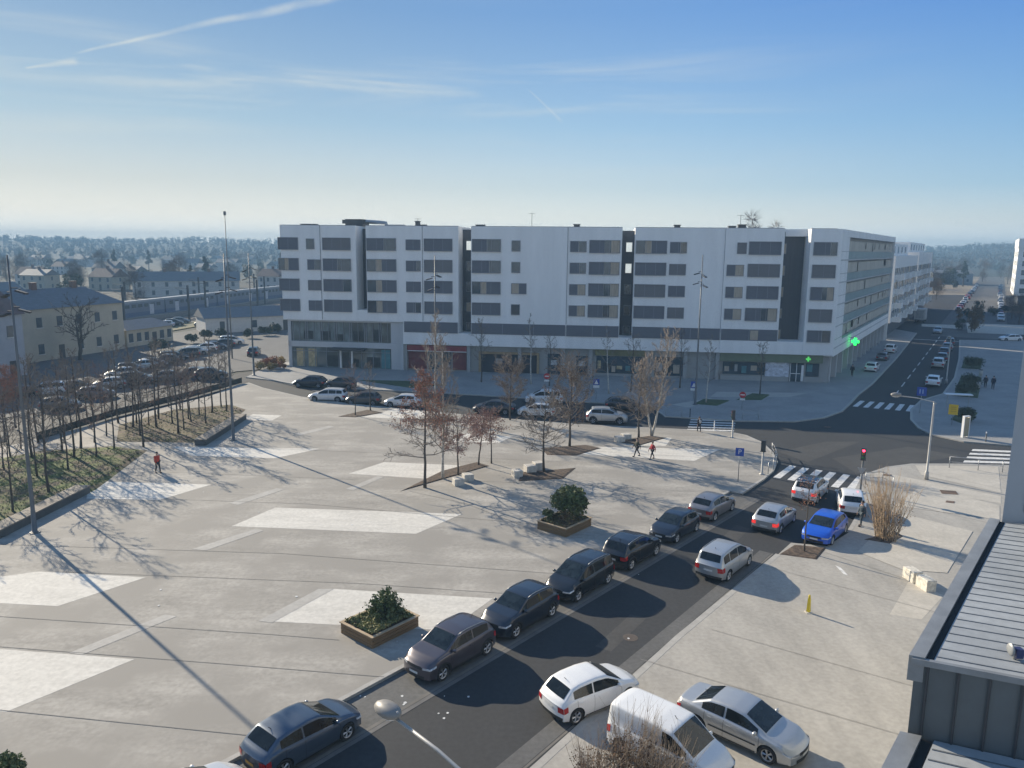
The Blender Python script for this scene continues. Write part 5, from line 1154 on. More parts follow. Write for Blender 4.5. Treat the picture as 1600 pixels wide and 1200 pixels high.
# guard rails
def guard_rail(pts, z, label, h=.95, group='guard rails at the crossings'):
    P = PX(z, *pts); o = empty('guard_rail', P[0]); tag(o, label, 'railing', group)
    Q = [p - P[0] for p in P]
    b = MB(); b.tube([q + Vector((0, 0, h)) for q in Q], .028, 6); b.tube([q + Vector((0, 0, h * .55)) for q in Q], .02, 6); b.build('rail', M_GALV, o, True)
    for q in Q: b = MB(); b.tube([q, q + Vector((0, 0, h + .03))], .032, 6); b.build('post', M_GALV, o, True)
guard_rail([(1200, 741), (1208, 735), (1213, 727), (1211, 718), (1206, 709)], .12, 'curved grey guard rail along the rounded kerb of the square')
guard_rail([(1352, 757), (1378, 756), (1395, 765)], .05, 'grey guard rail behind the big bare shrub')
guard_rail([(1483, 731), (1528, 735), (1566, 738)], .05, 'grey guard rail in front of the right hand crossing')
guard_rail([(1040, 649), (1065, 651)], .12, 'grey guard rail left of the far zebra crossing')
guard_rail([(1160, 655), (1185, 655)], .12, 'grey guard rail right of the far zebra crossing')
def bollard(px, py, z, m, m2, label, h=.95, r=.05, group='bollards'):
    p = gp(px, py, z); o = empty('bollard', p); tag(o, label, 'bollard', group)
    b = MB(); b.lathe([(r * 1.2, 0), (r, .03), (r, h - .2)], 10); b.build('post', m, o, True); b = MB(); b.lathe([(r, h - .2), (r * 1.05, h - .06), (r * .6, h), (0.005, h + .01)], 10); b.build('cap', m2, o, True)
bollard(1540, 690, .12, M_METAL, M_SIGNW, 'white topped bollard on the right pavement nearest the crossing')
bollard(1116, 672, .0, M_SIGNW, M_SIGNW, 'white bollard in the middle of the far zebra crossing')
for x, y, k in ((1020, 652, 'first'), (1078, 652, 'second')): bollard(x, y, .12, M_METAL, M_METAL, 'dark bollard on the far kerb, %s from the left before the crossing' % k)
p = gp(1263, 957, .05); o = empty('marker_post', p); tag(o, 'yellow tapered marker post standing alone on the forecourt', 'bollard')
b = MB(); b.box(-.15, .15, -.15, .15, 0, .03); b.build('foot', M_STONE, o); b = MB(); M_YB = mat('bright_yellow', (0.66, 0.50, 0.02), .5, var=.1); b.tube([(0, 0, .06), (0, 0, .2), (0, 0, .72), (0, 0, .76)], [.115, .10, .08, .065], 4); b.build('post', M_YB, o); b = MB(); b.tube([(0, 0, .76), (0, 0, .9), (0, 0, .93)], [.06, .05, .02], 8); b.build('tip', M_YB, o, True)
# pale seat blocks and concrete blocks
def block(px, py, L_, W_, h, ang, label, z=.12, group='pale stone seat blocks on the square', name='stone_block', cat='seat block', m=None):
    p = gp(px, py, z); b = MB(); c = .03
    for s_, (x, y, z0, z1) in enumerate(((L_ / 2, W_ / 2, 0, h - c),)):
        b.box(-x, x, -y, y, z0, z1)
    b.raw([(-L_ / 2, -W_ / 2, h - c), (L_ / 2, -W_ / 2, h - c), (L_ / 2, W_ / 2, h - c), (-L_ / 2, W_ / 2, h - c), (-L_ / 2 + c, -W_ / 2 + c, h), (L_ / 2 - c, -W_ / 2 + c, h), (L_ / 2 - c, W_ / 2 - c, h), (-L_ / 2 + c, W_ / 2 - c, h)], [(0, 1, 5, 4), (1, 2, 6, 5), (2, 3, 7, 6), (3, 0, 4, 7), (4, 5, 6, 7)])
    o = b.build(name, m or M_STONE, loc=p, rz=RAD(ang)); tag(o, label, cat, group)
block(716, 757, .75, .75, .5, 20, 'pale stone seat block left of its pair below the pink leaved oak')
block(731, 750, .75, .75, .5, 20, 'pale stone seat block right of its pair below the pink leaved oak')
block(808, 744, .7, .7, .5, 20, 'pale stone seat block standing apart left of the wide leafless tree')
block(828, 737, .8, .8, .55, 20, 'pale stone seat block touching another near the wide leafless tree')
block(841, 732, .8, .8, .55, 20, 'pale stone seat block nearest the trunk of the wide leafless tree')
block(968, 690, .75, .75, .5, 20, 'pale stone seat block left of the pair by the forked birch')
block(978, 686, .75, .75, .5, 20, 'pale stone seat block right of the pair by the forked birch')
CB = 'pale concrete blocks on the forecourt'
M_CBL = mat('pale_block', (0.60, 0.56, 0.48), .85, var=.15, scale=5, fine=.12)
block(1425, 906, 0.90, .55, .62, -81.4, 'pale concrete block farther from the camera of the pair on the forecourt', .05, CB, 'concrete_block', 'concrete block', M_CBL)
block(1446, 919.5, 0.87, .55, .62, -81.4, 'pale concrete block nearer the camera of the pair on the forecourt', .05, CB, 'concrete_block', 'concrete block', M_CBL)
def bench_wall(a, c, label, w=.9, h=.5):
    P, Q = gp(*a, .12), gp(*c, .12); L_ = (Q - P).length; o = empty('bench_wall', P, atan2(Q.y - P.y, Q.x - P.x)); tag(o, label, 'bench')
    b = MB(); b.box(0, L_, 0, w, 0, h - .08); b.build('plinth', mat('dark_plinth', (0.10, 0.10, 0.095), .85, var=.2), o)
    b = MB(); n = 5
    for i in range(n): b.box(-.04, L_ + .04, -.04 + i * (w + .08) / n, -.05 + (i + 1) * (w + .08) / n, h - .08, h)
    b.build('slatted_top', mat('weathered_slat', (0.22, 0.19, 0.155), .85, var=.25, scale=2, stretch=(.3, 4, 4)), o)
bench_wall((0, 842), (141, 770), 'long low bench wall with slatted top along the grass at the left edge', 1.0, .55)
bench_wall((322, 696), (385, 655), 'short low bench wall with slatted top at the tip of the farther grass bed', 1.0, .55)
# hedges and shrubs of the right pavement, totem and bench
for i, (px, py, R, s) in enumerate(((1512, 620, 1.5, .62), (1518, 604, 1.4, .55), (1520, 576, 1.6, .55), (1505, 658, 1.2, .6))):
    F = clump(80 + i, 2200, R, .08, s, 10); p = gp(px, py, .15); o = F.build('hedge', mat('hedge_leaf', (0.03, 0.045, 0.02), .7, var=.4, scale=2), loc=p); tag(o, ('dark green low hedge at the nearer end of the right pavement beds', 'dark green low hedge behind the nearest one on the right pavement', 'dark green low hedge farthest along the right pavement', 'dark green hedge behind the yellow information panel')[i], 'hedge', 'hedges on the right pavement')
p = gp(1507, 683, .12); o = empty('totem', p, .3); tag(o, 'slim pale information totem at the corner of the right pavement', 'totem'); b = MB(); b.box(-.3, .3, -.1, .1, .1, 1.9); b.build('panel', mat('totem_panel', (0.36, 0.30, 0.20), .6, var=.15), o); b = MB(); b.box(-.36, -.3, -.13, .13, 0, 2.0); b.box(.3, .36, -.13, .13, 0, 2.0); b.box(-.36, .36, -.13, .13, 2.0, 2.08); b.build('frame', M_SIGNW, o)
p = gp(1495, 640, .12); o = empty('shelter_roof', p, -.2); tag(o, 'small white flat canopy on two posts behind the yellow panel', 'canopy'); b = MB(); b.box(-1.4, 1.4, -.4, .4, 1.7, 1.8); b.build('canopy', M_SIGNW, o)
for sx in (-1.1, 1.1): b = MB(); b.tube([(sx, 0, 0), (sx, 0, 1.7)], .04, 6); b.build('post', M_GALV, o)
for i, (px, py) in enumerate(((1528, 607), (1532, 588))):
    p = gp(px, py, .12); o = empty('litter_bin', p); tag(o, ('pale litter bin next to the two people on the right pavement', 'pale litter bin beyond the two people')[i], 'bin'); b = MB(); b.lathe([(.22, 0), (.25, .9)], 12); b.build('drum', M_POLEL, o, True); b = MB(); b.lathe([(.27, .9), (.27, .97), (.1, 1.0)], 12); b.build('rim', M_METAL, o, True)
# planting bed with orange shrubs by the glazed shop
for i, (px, py, R, m) in enumerate(((408, 577, 1.0, 'y'), (418, 574, 1.1, 'o'), (430, 573, 1.2, 'o'), (438, 570, 1.0, 'y'), (425, 578, .9, 'y'), (440, 577, .9, 'o'))):
    F = clump(90 + i, 900, R, .10, .6, 8); p = gp(px, py, .12); o = F.build('low_shrub', mat('orange_leaf', (0.30, 0.12, 0.05), .85, var=.4, scale=2) if m == 'o' else mat('straw_leaf', (0.30, 0.22, 0.09), .85, var=.4, scale=2), loc=p); tag(o, 'low orange or straw coloured winter shrub in the bed left of the glazed shop', 'shrub', 'winter shrubs left of the glazed shop')

# ------------------------------------------------------------------ people
def skin_obj(name, nodes, edges, mats, parent, sub=1):
    me = bpy.data.meshes.new(name); me.from_pydata([n[:3] for n in nodes], edges, []); o = bpy.data.objects.new(name, me); COL.objects.link(o)
    sk = o.modifiers.new('skin', 'SKIN'); sk.use_smooth_shade = True
    L_ = me.skin_vertices[0].data if me.skin_vertices else None
    if L_ is None: bpy.context.view_layer.objects.active = o
    for v, n in zip(me.skin_vertices[0].data, nodes): v.radius = (n[3], n[4] if len(n) > 4 else n[3]); v.use_root = False
    me.skin_vertices[0].data[0].use_root = True
    ss = o.modifiers.new('sub', 'SUBSURF'); ss.levels = sub; ss.render_levels = sub
    dg = bpy.context.evaluated_depsgraph_get(); m2 = bpy.data.meshes.new_from_object(o.evaluated_get(dg)); bpy.data.objects.remove(o)
    m2.name = name; m2.materials.clear(); m2.materials.append(mats); q = link_mesh(name, m2, parent); return q
M_SKIN = mat('skin', (0.46, 0.28, 0.20), .6, var=.06)
M_HAIR = mat('dark_hair', (0.03, 0.022, 0.018), .6, var=.2)
M_SHOE = mat('dark_shoe', (0.03, 0.03, 0.032), .6)
def person(p, ang, h, jacket, trousers, label, stride=.3, swing=.25, hair=M_HAIR, bag=None):
    o = empty('person', p, ang); tag(o, label, 'person'); k = h / 1.75; S_ = lambda x, y, z, r, r2=None: (x * k, y * k, z * k, r * k, (r2 or r) * k)
    # +X is forward
    N_ = [S_(0, 0, .95, .13, .15), S_(0, 0, 1.12, .115, .14), S_(.01, 0, 1.32, .125, .17), S_(0, 0, 1.45, .07, .09), S_(.01, 0, 1.52, .052), S_(.03, 0, 1.60, .085, .075), S_(.025, 0, 1.69, .088, .078)]
    E_ = [(0, 1), (1, 2), (2, 3), (3, 4), (4, 5), (5, 6)]
    def add(n, par): N_.append(n); E_.append((par, len(N_) - 1)); return len(N_) - 1
    joints = {}
    for sg, ph in ((1, 1), (-1, -1)):
        f = stride * ph; a = add(S_(.0, .09 * sg, .90, .09), 0); kn = add(S_(f * .55 + .04, .10 * sg, .49, .058), a); an = add(S_(f * (1 if f > 0 else 1.15), .10 * sg, .09 + (.05 if f < 0 else 0), .04), kn); tt = add(S_(f * (1 if f > 0 else 1.15) + .16, .11 * sg, .04, .035), an)
        joints[sg] = (a, kn, an, tt)
        g_ = -swing * ph; s1 = add(S_(0, .19 * sg, 1.40, .055), 2); e1 = add(S_(g_ * .5 - .03, .235 * sg, 1.13, .042), s1); w1 = add(S_(g_ * 1.1 + .05, .245 * sg, .90, .028), e1); pm = add(S_(g_ * 1.15 + .07, .245 * sg, .83, .032, .018), w1)
        joints[sg] += (s1, e1, w1)
        hx, hz = g_ * 1.15 + .07, .83
        for i, (dx, ln) in enumerate(((.028, .07), (.010, .08), (-.010, .075), (-.028, .06))):
            f1 = add(S_(hx + dx, .245 * sg, hz - .045, .009), pm); f2 = add(S_(hx + dx + .008, .240 * sg, hz - .045 - ln * .5, .009), f1); add(S_(hx + dx + .022, .233 * sg, hz - .045 - ln, .008), f2)
        t1 = add(S_(hx + .045, .235 * sg, hz + .0, .010), pm); add(S_(hx + .062, .225 * sg, hz - .04, .009), t1)
    nose = add(S_(.125, 0, 1.60, .012), 5)
    for sg in (1, -1): add(S_(.02, .085 * sg, 1.60, .016), 5)
    skin_obj('body', N_, E_, M_SKIN, o)
    def grown(idx, extra, m, nm, edges):
        mp = {}; nn = []; 
        for i in idx: mp[i] = len(nn); n = N_[i]; nn.append((n[0], n[1], n[2], n[3] + extra * k, n[4] + extra * k))
        skin_obj(nm, nn, [(mp[a], mp[b]) for a, b in edges], m, o)
    jr, jl = joints[1], joints[-1]
    grown([1, 0, 2, 3, jr[4], jr[5], jr[6], jl[4], jl[5], jl[6]], .022, jacket, 'jacket', [(0, 1), (1, 2), (2, 3), (2, jr[4]), (jr[4], jr[5]), (jr[5], jr[6]), (2, jl[4]), (jl[4], jl[5]), (jl[5], jl[6])])
    grown([0, jr[0], jr[1], jr[2], jl[0], jl[1], jl[2]], .014, trousers, 'trousers', [(0, jr[0]), (jr[0], jr[1]), (jr[1], jr[2]), (0, jl[0]), (jl[0], jl[1]), (jl[1], jl[2])])
    for j in (jr, jl): a, t = N_[j[2]], N_[j[3]]; b = MB(); b.ell(((a[0] + t[0]) / 2, a[1], t[2] + .01 * k), (.14 * k, .05 * k, .05 * k), 0, 10, 6); b.build('shoe', M_SHOE, o, True)
    b = MB(); b.ell((.0 * k, 0, 1.685 * k), (.105 * k, .092 * k, .10 * k), 0, 12, 8); b.build('hair', hair, o, True)
    for sg in (1, -1): b = MB(); b.ell((.107 * k, .03 * sg * k, 1.625 * k), (.009 * k, .012 * k, .009 * k), 0, 6, 4); b.build('eye', M_SHOE, o, True)
    b = MB(); b.ell((.108 * k, 0, 1.555 * k), (.007 * k, .024 * k, .006 * k), 0, 6, 4); b.build('mouth', mat('lip', (0.35, 0.14, 0.12), .6), o, True)
    if bag is not None: b = MB(); b.ell((-.2 * k, 0, 1.25 * k), (.10 * k, .14 * k, .2 * k), 0, 10, 6); q = b.build('backpack', bag, loc=None); q.parent = None; q.location = p; q.rotation_euler.z = ang; tag(q, 'pale backpack on the back of the person at the zebra crossing', 'backpack')
    return o
fab = lambda n, c: mat('cloth_' + n, c, .85, var=.15, scale=6)
person(gp(247, 739, .12), RAD(-30), 1.68, fab('red_orange', (0.52, 0.06, 0.03)), fab('charcoal', (0.025, 0.026, 0.032)), 'person in a bright orange red jacket alone at the left of the square', .14, .12)
person(gp(1019, 717, .12), RAD(205), 1.5, fab('red', (0.38, 0.03, 0.04)), fab('dark', (0.022, 0.022, 0.03)), 'person in a red coat walking on the square near the forked birch', .26, .2)
person(gp(995, 713, .12), RAD(195), 1.6, fab('olive', (0.05, 0.05, 0.035)), fab('dark', (0.022, 0.022, 0.03)), 'person in dark olive clothes walking ahead of the one in red', .3, .25)
person(gp(1092, 676, .02), RAD(100), 1.6, fab('dark', (0.022, 0.022, 0.03)), fab('charcoal', (0.025, 0.026, 0.032)), 'person in dark clothes crossing the far zebra crossing', .2, .15, bag=fab('pale', (0.45, 0.45, 0.45)))
person(gp(1345, 822, .05), RAD(190), 1.7, fab('slate', (0.05, 0.07, 0.085)), fab('slate', (0.05, 0.07, 0.085)), 'person in slate clothes standing between the white hatchback and the bare shrub', .08, .08)
person(gp(1551, 608, .12), RAD(60), 1.72, fab('navy', (0.018, 0.022, 0.045)), fab('navy', (0.018, 0.022, 0.045)), 'person in navy clothes on the right pavement, right of two', .15, .15)
person(gp(1539, 606, .12), RAD(60), 1.66, fab('dark', (0.022, 0.022, 0.03)), fab('dark', (0.022, 0.022, 0.03)), 'person in black clothes on the right pavement, left of two beside the bin', .12, .12)
person(gp(1331, 588, .12), RAD(240), 1.7, fab('dark', (0.022, 0.022, 0.03)), fab('charcoal', (0.025, 0.026, 0.032)), 'person in dark clothes walking beside the pharmacy in the side street', .25, .2)
# ------------------------------------------------------------------ cars in the middle distance
RA = -5.0
def cp(kind, col, px, py, deg, label, **k): return carpx(kind, col, px, py, deg, label, **k)
cp('estate', 'pearl', 513, 626, 175, 'white estate car parked at the far kerb of the square, its nose in sunlight')
cp('hatch', 'charcoal', 568, 631, 174, 'dark grey hatchback parked behind the white estate car')
cp('sport', 'pearl', 630, 635, 174, 'pale hatchback half hidden behind the russet tree')
cp('sport', 'navy', 485, 604, 172, 'black hatchback parked in front of the glazed shop')
cp('hatch', 'charcoal', 532, 606, 173, 'dark hatchback with a bright nose parked behind the black one at the glazed shop')
cp('sedan', 'navy', 772, 645, 172, 'dark blue saloon on the road behind the brown tree')
cp('hatch', 'white', 838, 650, 172, 'white hatchback driving past on the road before the long block')
cp('mpv', 'white', 850, 630, 172, 'white minivan parked on the far side below the round red sign', group=None)
cp('suv', 'silver', 948, 660, -6, 'silver crossover driving right along the road, left of the forked birch')
cp('sport', 'navy', 975, 640, -6, 'dark car parked beyond the silver crossover')
SC = 'cars parked along the shaded side street'
SD = 58.0
for i, (k, c, x, y, h, l) in enumerate((('hatch', 'white', 1362, 580, 0, 'white car first in the left row of the side street, nearest the crossing'), ('hatch', 'grey', 1379, 563, 0, 'grey car second in the left row of the side street'), ('mpv', 'white', 1391, 551, 0, 'white car third in the left row of the side street'),
    ('sport', 'white', 1458, 602, 0, 'white car standing apart nearest the crossing on the right of the side street'), ('mpv', 'silver', 1466, 574, 0, 'silver car first in the close right row of the side street'), ('hatch', 'charcoal', 1472, 564, 0, 'dark car second in the close right row of the side street'), ('hatch', 'plum', 1475, 555, 0, 'purplish car third in the close right row of the side street'), ('sport', 'grey', 1480, 547, 0, 'grey car fourth in the close right row of the side street'), ('hatch', 'charcoal', 1484, 539, 0, 'dark car last in the close right row of the side street'))):
    cp(k, c, x, y, SD + 180 * h, l, group=SC)
cp('hatch', 'silver', 1465, 521, SD + 180, 'silver car driving towards the camera in the shaded side street')
cp('sport', 'white', 1578, 533, 176, 'white car crossing at the right edge behind the pavement')
# delivery truck down the side street
p = gp(1438, 503); o = empty('box_truck', p, RAD(SD)); tag(o, 'pale box truck standing on the left of the side street', 'truck')
b = MB(); b.box(-4, 2.0, -1.2, 1.2, .9, 3.5); b.build('cargo_box', mat('truck_box', (0.42, 0.41, 0.40), .6, var=.08), o); b = MB(); b.box(2.1, 3.9, -1.1, 1.1, .5, 1.7); b.prism([(2.1, -1.05), (3.6, -1.05), (3.6, 1.05), (2.1, 1.05)], 1.7, 2.6); b.build('cab', PAINTS['pearl'], o)
b = MB(); b.box(-4.01, -3.98, -.9, .9, 1.1, 3.2); b.build('rear_door', mat('truck_door', (0.30, 0.30, 0.30), .6), o); b = MB(); b.box(3.58, 3.64, -.95, .95, 1.75, 2.5); b.build('windscreen', M_WIND, o)
for wx in (-2.6, 2.9):
    for sg in (1, -1): b = MB(); b.tube([(wx, sg * .8, .45), (wx, sg * 1.1, .45)], .45, 14); b.build('wheel', M_TYRE, o)
LOT = 'cars parked in the station yard'
lot = [(205, 582, 'hatch', 'grey'), (222, 577, 'sport', 'silver'), (240, 574, 'hatch', 'plum'), (258, 568, 'hatch', 'charcoal'), (272, 563, 'estate', 'navy'), (290, 559, 'mpv', 'charcoal'), (306, 554, 'sport', 'silver'), (320, 549, 'hatch', 'pearl'), (336, 546, 'hatch', 'bluegrey'), (348, 542, 'sport', 'navy'), (362, 538, 'mpv', 'pearl'), (230, 513, 'hatch', 'charcoal'), (246, 512, 'sport', 'silver'), (258, 511, 'hatch', 'pearl'), (272, 509, 'suv', 'charcoal'), (300, 590, 'sport', 'charcoal'), (330, 592, 'suv', 'navy'), (255, 596, 'hatch', 'grey'), (215, 600, 'mpv', 'charcoal'), (170, 607, 'hatch', 'silver'), (120, 612, 'hatch', 'charcoal'), (75, 617, 'mpv', 'pearl'), (150, 622, 'sport', 'grey'), (30, 622, 'hatch', 'charcoal'), (95, 640, 'hatch', 'grey'), (190, 590, 'hatch', 'silver'), (282, 505, 'hatch', 'grey'), (320, 510, 'van', 'charcoal')]
for i, (x, y, k, c) in enumerate(lot):
    cn = {'pearl': 'white', 'navy': 'dark navy', 'bluegrey': 'blue grey', 'plum': 'purplish grey', 'charcoal': 'charcoal'}.get(c, c)
    cp(k, c, x, y, (20 if y > 530 else 12) + (i % 3) * 4 + (180 if i % 2 else 0), 'one of the cars parked in the station yard beyond the bare saplings', group=LOT, z=-.03)
cp('hatch', 'navy', 397, 555, 100, 'dark car driving on the road left of the long block', z=-.03)
# ------------------------------------------------------------------ railway, station and town beyond
RV = Vector((cos(RAD(81)), sin(RAD(81)), 0)); RNl = Vector((-RV.y, RV.x, 0)); R0 = Vector((-90.3, 181.4, 0))
RANG = RAD(81)
b = MB()
for off in (-9, -4.5, 4.5, 9, 13.5):
    for g_ in (-.72, .72):
        c = R0 - RNl * (off + g_); 
        for (s0, s1) in ((-150, 700),):
            A, B2 = c + RV * s0, c + RV * s1; w = RNl * .05
            b.box(s0, s1, -.05, .05, .0, .14, M=Matrix.Translation(c) @ Matrix.Rotation(RANG, 4, 'Z'))
struct(b.build('rails', mat('rail_steel', (0.22, 0.19, 0.17), .5, metal=.4)))
b = MB()
for off in (-9, -4.5, 4.5, 9, 13.5): 
    c = R0 - RNl * off; b.box(-150, 700, -1.3, 1.3, -.06, .0, M=Matrix.Translation(c) @ Matrix.Rotation(RANG, 4, 'Z'))
struct(b.build('sleeper_beds', mat('sleeper_bed', (0.10, 0.085, 0.07), .95, var=.3, scale=1.5)))
b = MB(); c = R0 - RNl * 20; b.box(-150, 330, -3.2, 3.2, -.06, .05, M=Matrix.Translation(c) @ Matrix.Rotation(RANG, 4, 'Z')); struct(b.build('grass_strip', mat('yellow_grass', (0.17, 0.15, 0.075), .95, var=.35, scale=.3)))
b = MB(); c = R0 - RNl * 2.0; b.box(-120, 330, -1.2, 1.2, -.06, .75, M=Matrix.Translation(c) @ Matrix.Rotation(RANG, 4, 'Z')); struct(b.build('platform', mat('platform_slab', (0.20, 0.19, 0.175), .9, var=.15)))
TR = empty('passenger_train', R0 + Vector((0, 0, .1)), RANG); tag(TR, 'long grey blue double deck passenger train standing at the far platform', 'train')
M_TRB = mat('train_blue', (0.06, 0.09, 0.17), .45, var=.1); M_TRG = mat('train_grey', (0.13, 0.155, 0.21), .4, var=.08); M_TRR = mat('train_roof', (0.30, 0.31, 0.32), .5, var=.08)
for i in range(7):
    x0 = -36 + i * 24.6
    m = MB(); m.box(x0, x0 + 24, -1.4, 1.4, .5, 1.6); q = m.build('lower_body', M_TRB, TR)
    m = MB(); m.box(x0, x0 + 24, -1.38, 1.38, 1.6, 3.9); q = m.build('coach_body', M_TRG, TR)
    m = MB(); m.prism([(x0, -1.38), (x0 + 24, -1.38), (x0 + 24, 1.38), (x0, 1.38)], 3.9, 4.05); m.box(x0 + .1, x0 + 23.9, -1.0, 1.0, 4.05, 4.3); m.build('roof', M_TRR, TR)
    m = MB()
    for k in range(9): m.box(x0 + 1.6 + k * 2.4, x0 + 3.2 + k * 2.4, -1.41, -1.39, 2.7, 3.5)
    m.build('upper_windows', M_GLASS, q)
    for k in (4, 18): m = MB(); m.box(x0 + k, x0 + k + 1.6, -1.43, -1.385, .8, 3.2); m.build('door', mat('train_door', (0.45, 0.47, 0.52), .4), q)
    for k in (3, 6, 18, 21): m = MB(); m.tube([(x0 + k, -.9, .42), (x0 + k, .9, .42)], .42, 12); m.build('wheelset', M_TYRE, TR)
def catenary(p, h, label):
    o = empty('catenary_mast', p, RANG); tag(o, label, 'catenary mast', 'overhead line masts along the railway')
    b = MB(); b.box(-.18, .18, -.18, .18, 0, h); b.build('pole', M_METAL, o); b = MB(); b.tube([(0, 0, h - .8), (0, 3.2, h - .6)], .08, 5); b.tube([(0, 0, h - 2.0), (0, 3.0, h - .7)], .04, 5); b.build('bracket', M_POLE, o)
for i in range(11):
    for off in (-6.8, 6.6, 16.2): catenary(R0 - RNl * off + RV * (-50 + i * 33 + off), 8.4, 'steel overhead line mast standing along the railway tracks among many alike')
b = MB()
for off in (-4.5, 4.5, 9, 13.5):
    c = R0 - RNl * off; b.tube([c + RV * -140 + Vector((0, 0, 6.2)), c + RV * 500 + Vector((0, 0, 6.2))], .02, 3); b.tube([c + RV * -140 + Vector((0, 0, 7.4)), c + RV * 500 + Vector((0, 0, 7.4))], .02, 3)
o = b.build('overhead_wires', M_POLE); tag(o, 'thin overhead contact wires running above the railway tracks', 'wires')
o = empty('radio_mast', gp(363, 560)); tag(o, 'very thin tall radio mast rising above the horizon behind the station yard', 'mast'); b = MB(); b.lathe([(.12, 0), (.09, 9), (.05, 22)], 8); b.build('pole', M_POLE, o, True); b = MB(); b.box(-.15, .15, -.15, .15, 22, 22.6); b.build('antenna', M_POLE, o)
# station house
M_CREAM = mat('cream_render', (0.40, 0.37, 0.30), .85, var=.12, scale=.5, fine=.05); M_SLATE = mat('slate_roof', (0.13, 0.14, 0.155), .7, var=.18, scale=1.2, stretch=(1, 1, 5)); M_TILE = mat('tile_roof', (0.14, 0.09, 0.075), .8, var=.2, scale=1.0)
M_WINB = mat('house_window', (0.06, 0.08, 0.10), .2, var=.3); M_PALEH = mat('pale_house', (0.52, 0.51, 0.49), .85, var=.1)
def house(name, p, ang, L_, D_, eave, ridge, wall, roof, label, group=None, hip=0.0, nwin=4, floors=2, chim=2, door=True):
    """front wall along +x from p, body behind it (+y)"""
    o = empty(name, (p.x, p.y, -.1), ang); tag(o, label, 'house', group)
    b = MB(); b.box(0, L_, 0, D_, 0, eave)
    if not hip: b.raw([(0, 0, eave), (0, D_, eave), (0, D_ / 2, ridge - .12), (L_, 0, eave), (L_, D_, eave), (L_, D_ / 2, ridge - .12)], [(0, 2, 1), (3, 4, 5)])
    b.build('wall', wall, o)
    e = .35; b = MB(); A = [(-e, -e, eave - .1), (L_ + e, -e, eave - .1), (L_ + e, D_ + e, eave - .1), (-e, D_ + e, eave - .1), (hip - e * (hip == 0), D_ / 2, ridge), (L_ - hip + e * (hip == 0), D_ / 2, ridge)]
    b.raw(A, [(0, 1, 5, 4), (2, 3, 4, 5), (1, 2, 5), (3, 0, 4), (3, 2, 1, 0)]); r = b.build('roof', roof, o)
    for k in range(chim): x = L_ * (k + .7) / (chim + .4); b = MB(); b.box(x - .45, x + .45, D_ / 2 - .3, D_ / 2 + .3, ridge - .6, ridge + .9); b.box(x - .55, x + .55, D_ / 2 - .4, D_ / 2 + .4, ridge + .9, ridge + 1.0); b.build('chimney', M_TILE, r)
    for f in range(floors):
        for k in range(nwin):
            x = L_ * (k + .5) / nwin; z = eave * (f + .28) / floors
            if f == 0 and door and k == nwin // 2: b = MB(); b.box(x - .5, x + .5, -.06, .02, 0, 2.2); b.build('door', M_METAL, o); continue
            b = MB(); b.box(x - .48, x + .48, -.05, .02, z, z + 1.5); w = b.build('window', M_WINB, o); b = MB(); b.box(x - .6, x + .6, -.12, .02, z - .12, z); b.build('sill', M_PALEH, w)
    for f in range(floors):
        z = eave * (f + .28) / floors; b = MB(); b.box(L_ - .02, L_ + .05, D_ * .45, D_ * .55, z, z + 1.4); b.build('window', M_WINB, o)
    return o
h0 = gp(0, 575, -.1); h1 = gp(196, 545, -.1); HA = atan2(h1.y - h0.y, h1.x - h0.x); hd = (h1 - h0).normalized()
house('station_house', h0 - hd * 2, HA, (h1 - h0).length + 2, 9.5, 8.0, 10.6, M_CREAM, M_SLATE, 'two storey cream station house with slate hipped roof behind the bare saplings', hip=3.0, nwin=7, chim=3)
house('pale_house', gp(-40, 600, -.1), HA, 7.5, 7.5, 8.4, 11.2, mat('bluish_render', (0.36, 0.37, 0.40), .85, var=.08), M_TILE, 'pale gabled house end cut by the left edge of the picture', nwin=2, chim=1)
house('station_annex', h1 + hd * 1.0 - Vector((hd.y, -hd.x, 0)) * .5, HA, 11, 6, 3.1, 4.4, M_CREAM, M_SLATE, 'low annex with dark roof attached right of the cream station house', hip=1.5, nwin=6, floors=1, chim=0)
s0 = gp(322, 522, -.1); house('goods_shed', s0, RAD(35), 26, 8, 3.2, 5.0, M_PALEH, M_SLATE, 'long low shed with pale wall and dark roof near the tracks', nwin=4, floors=1, chim=0, hip=.0)
for i, (px, py, R) in enumerate(((250, 548, 1.6), (300, 536, 1.3), (322, 530, 1.4), (345, 526, 1.4), (415, 524, 1.5), (430, 520, 1.6), (392, 528, 1.5))):
    F = clump(120 + i, 900, R, .16, .6, 8); p = gp(px, py); o = F.build('hedge', MATS['hedge_leaf'], loc=p); tag(o, 'dark hedge bush bordering the station yard in front of the long shed', 'hedge', 'hedge bushes bordering the station yard')
# low fence and hedge behind the saplings
b = MB(); P = PX(-.03, (60, 690), (180, 652), (300, 622), (378, 600))
o = empty('low_fence', P[0]); tag(o, 'low dark fence between the bare saplings and the station yard', 'fence')
for a, c in zip(P, P[1:]):
    d = c - a; b.box(0, d.length, -.03, .03, .15, .85, M=Matrix.Translation(a - P[0]) @ Matrix.Rotation(atan2(d.y, d.x), 4, 'Z'))
b.build('panel', mat('fence_dark', (0.06, 0.06, 0.05), .9, var=.4, scale=4), o)
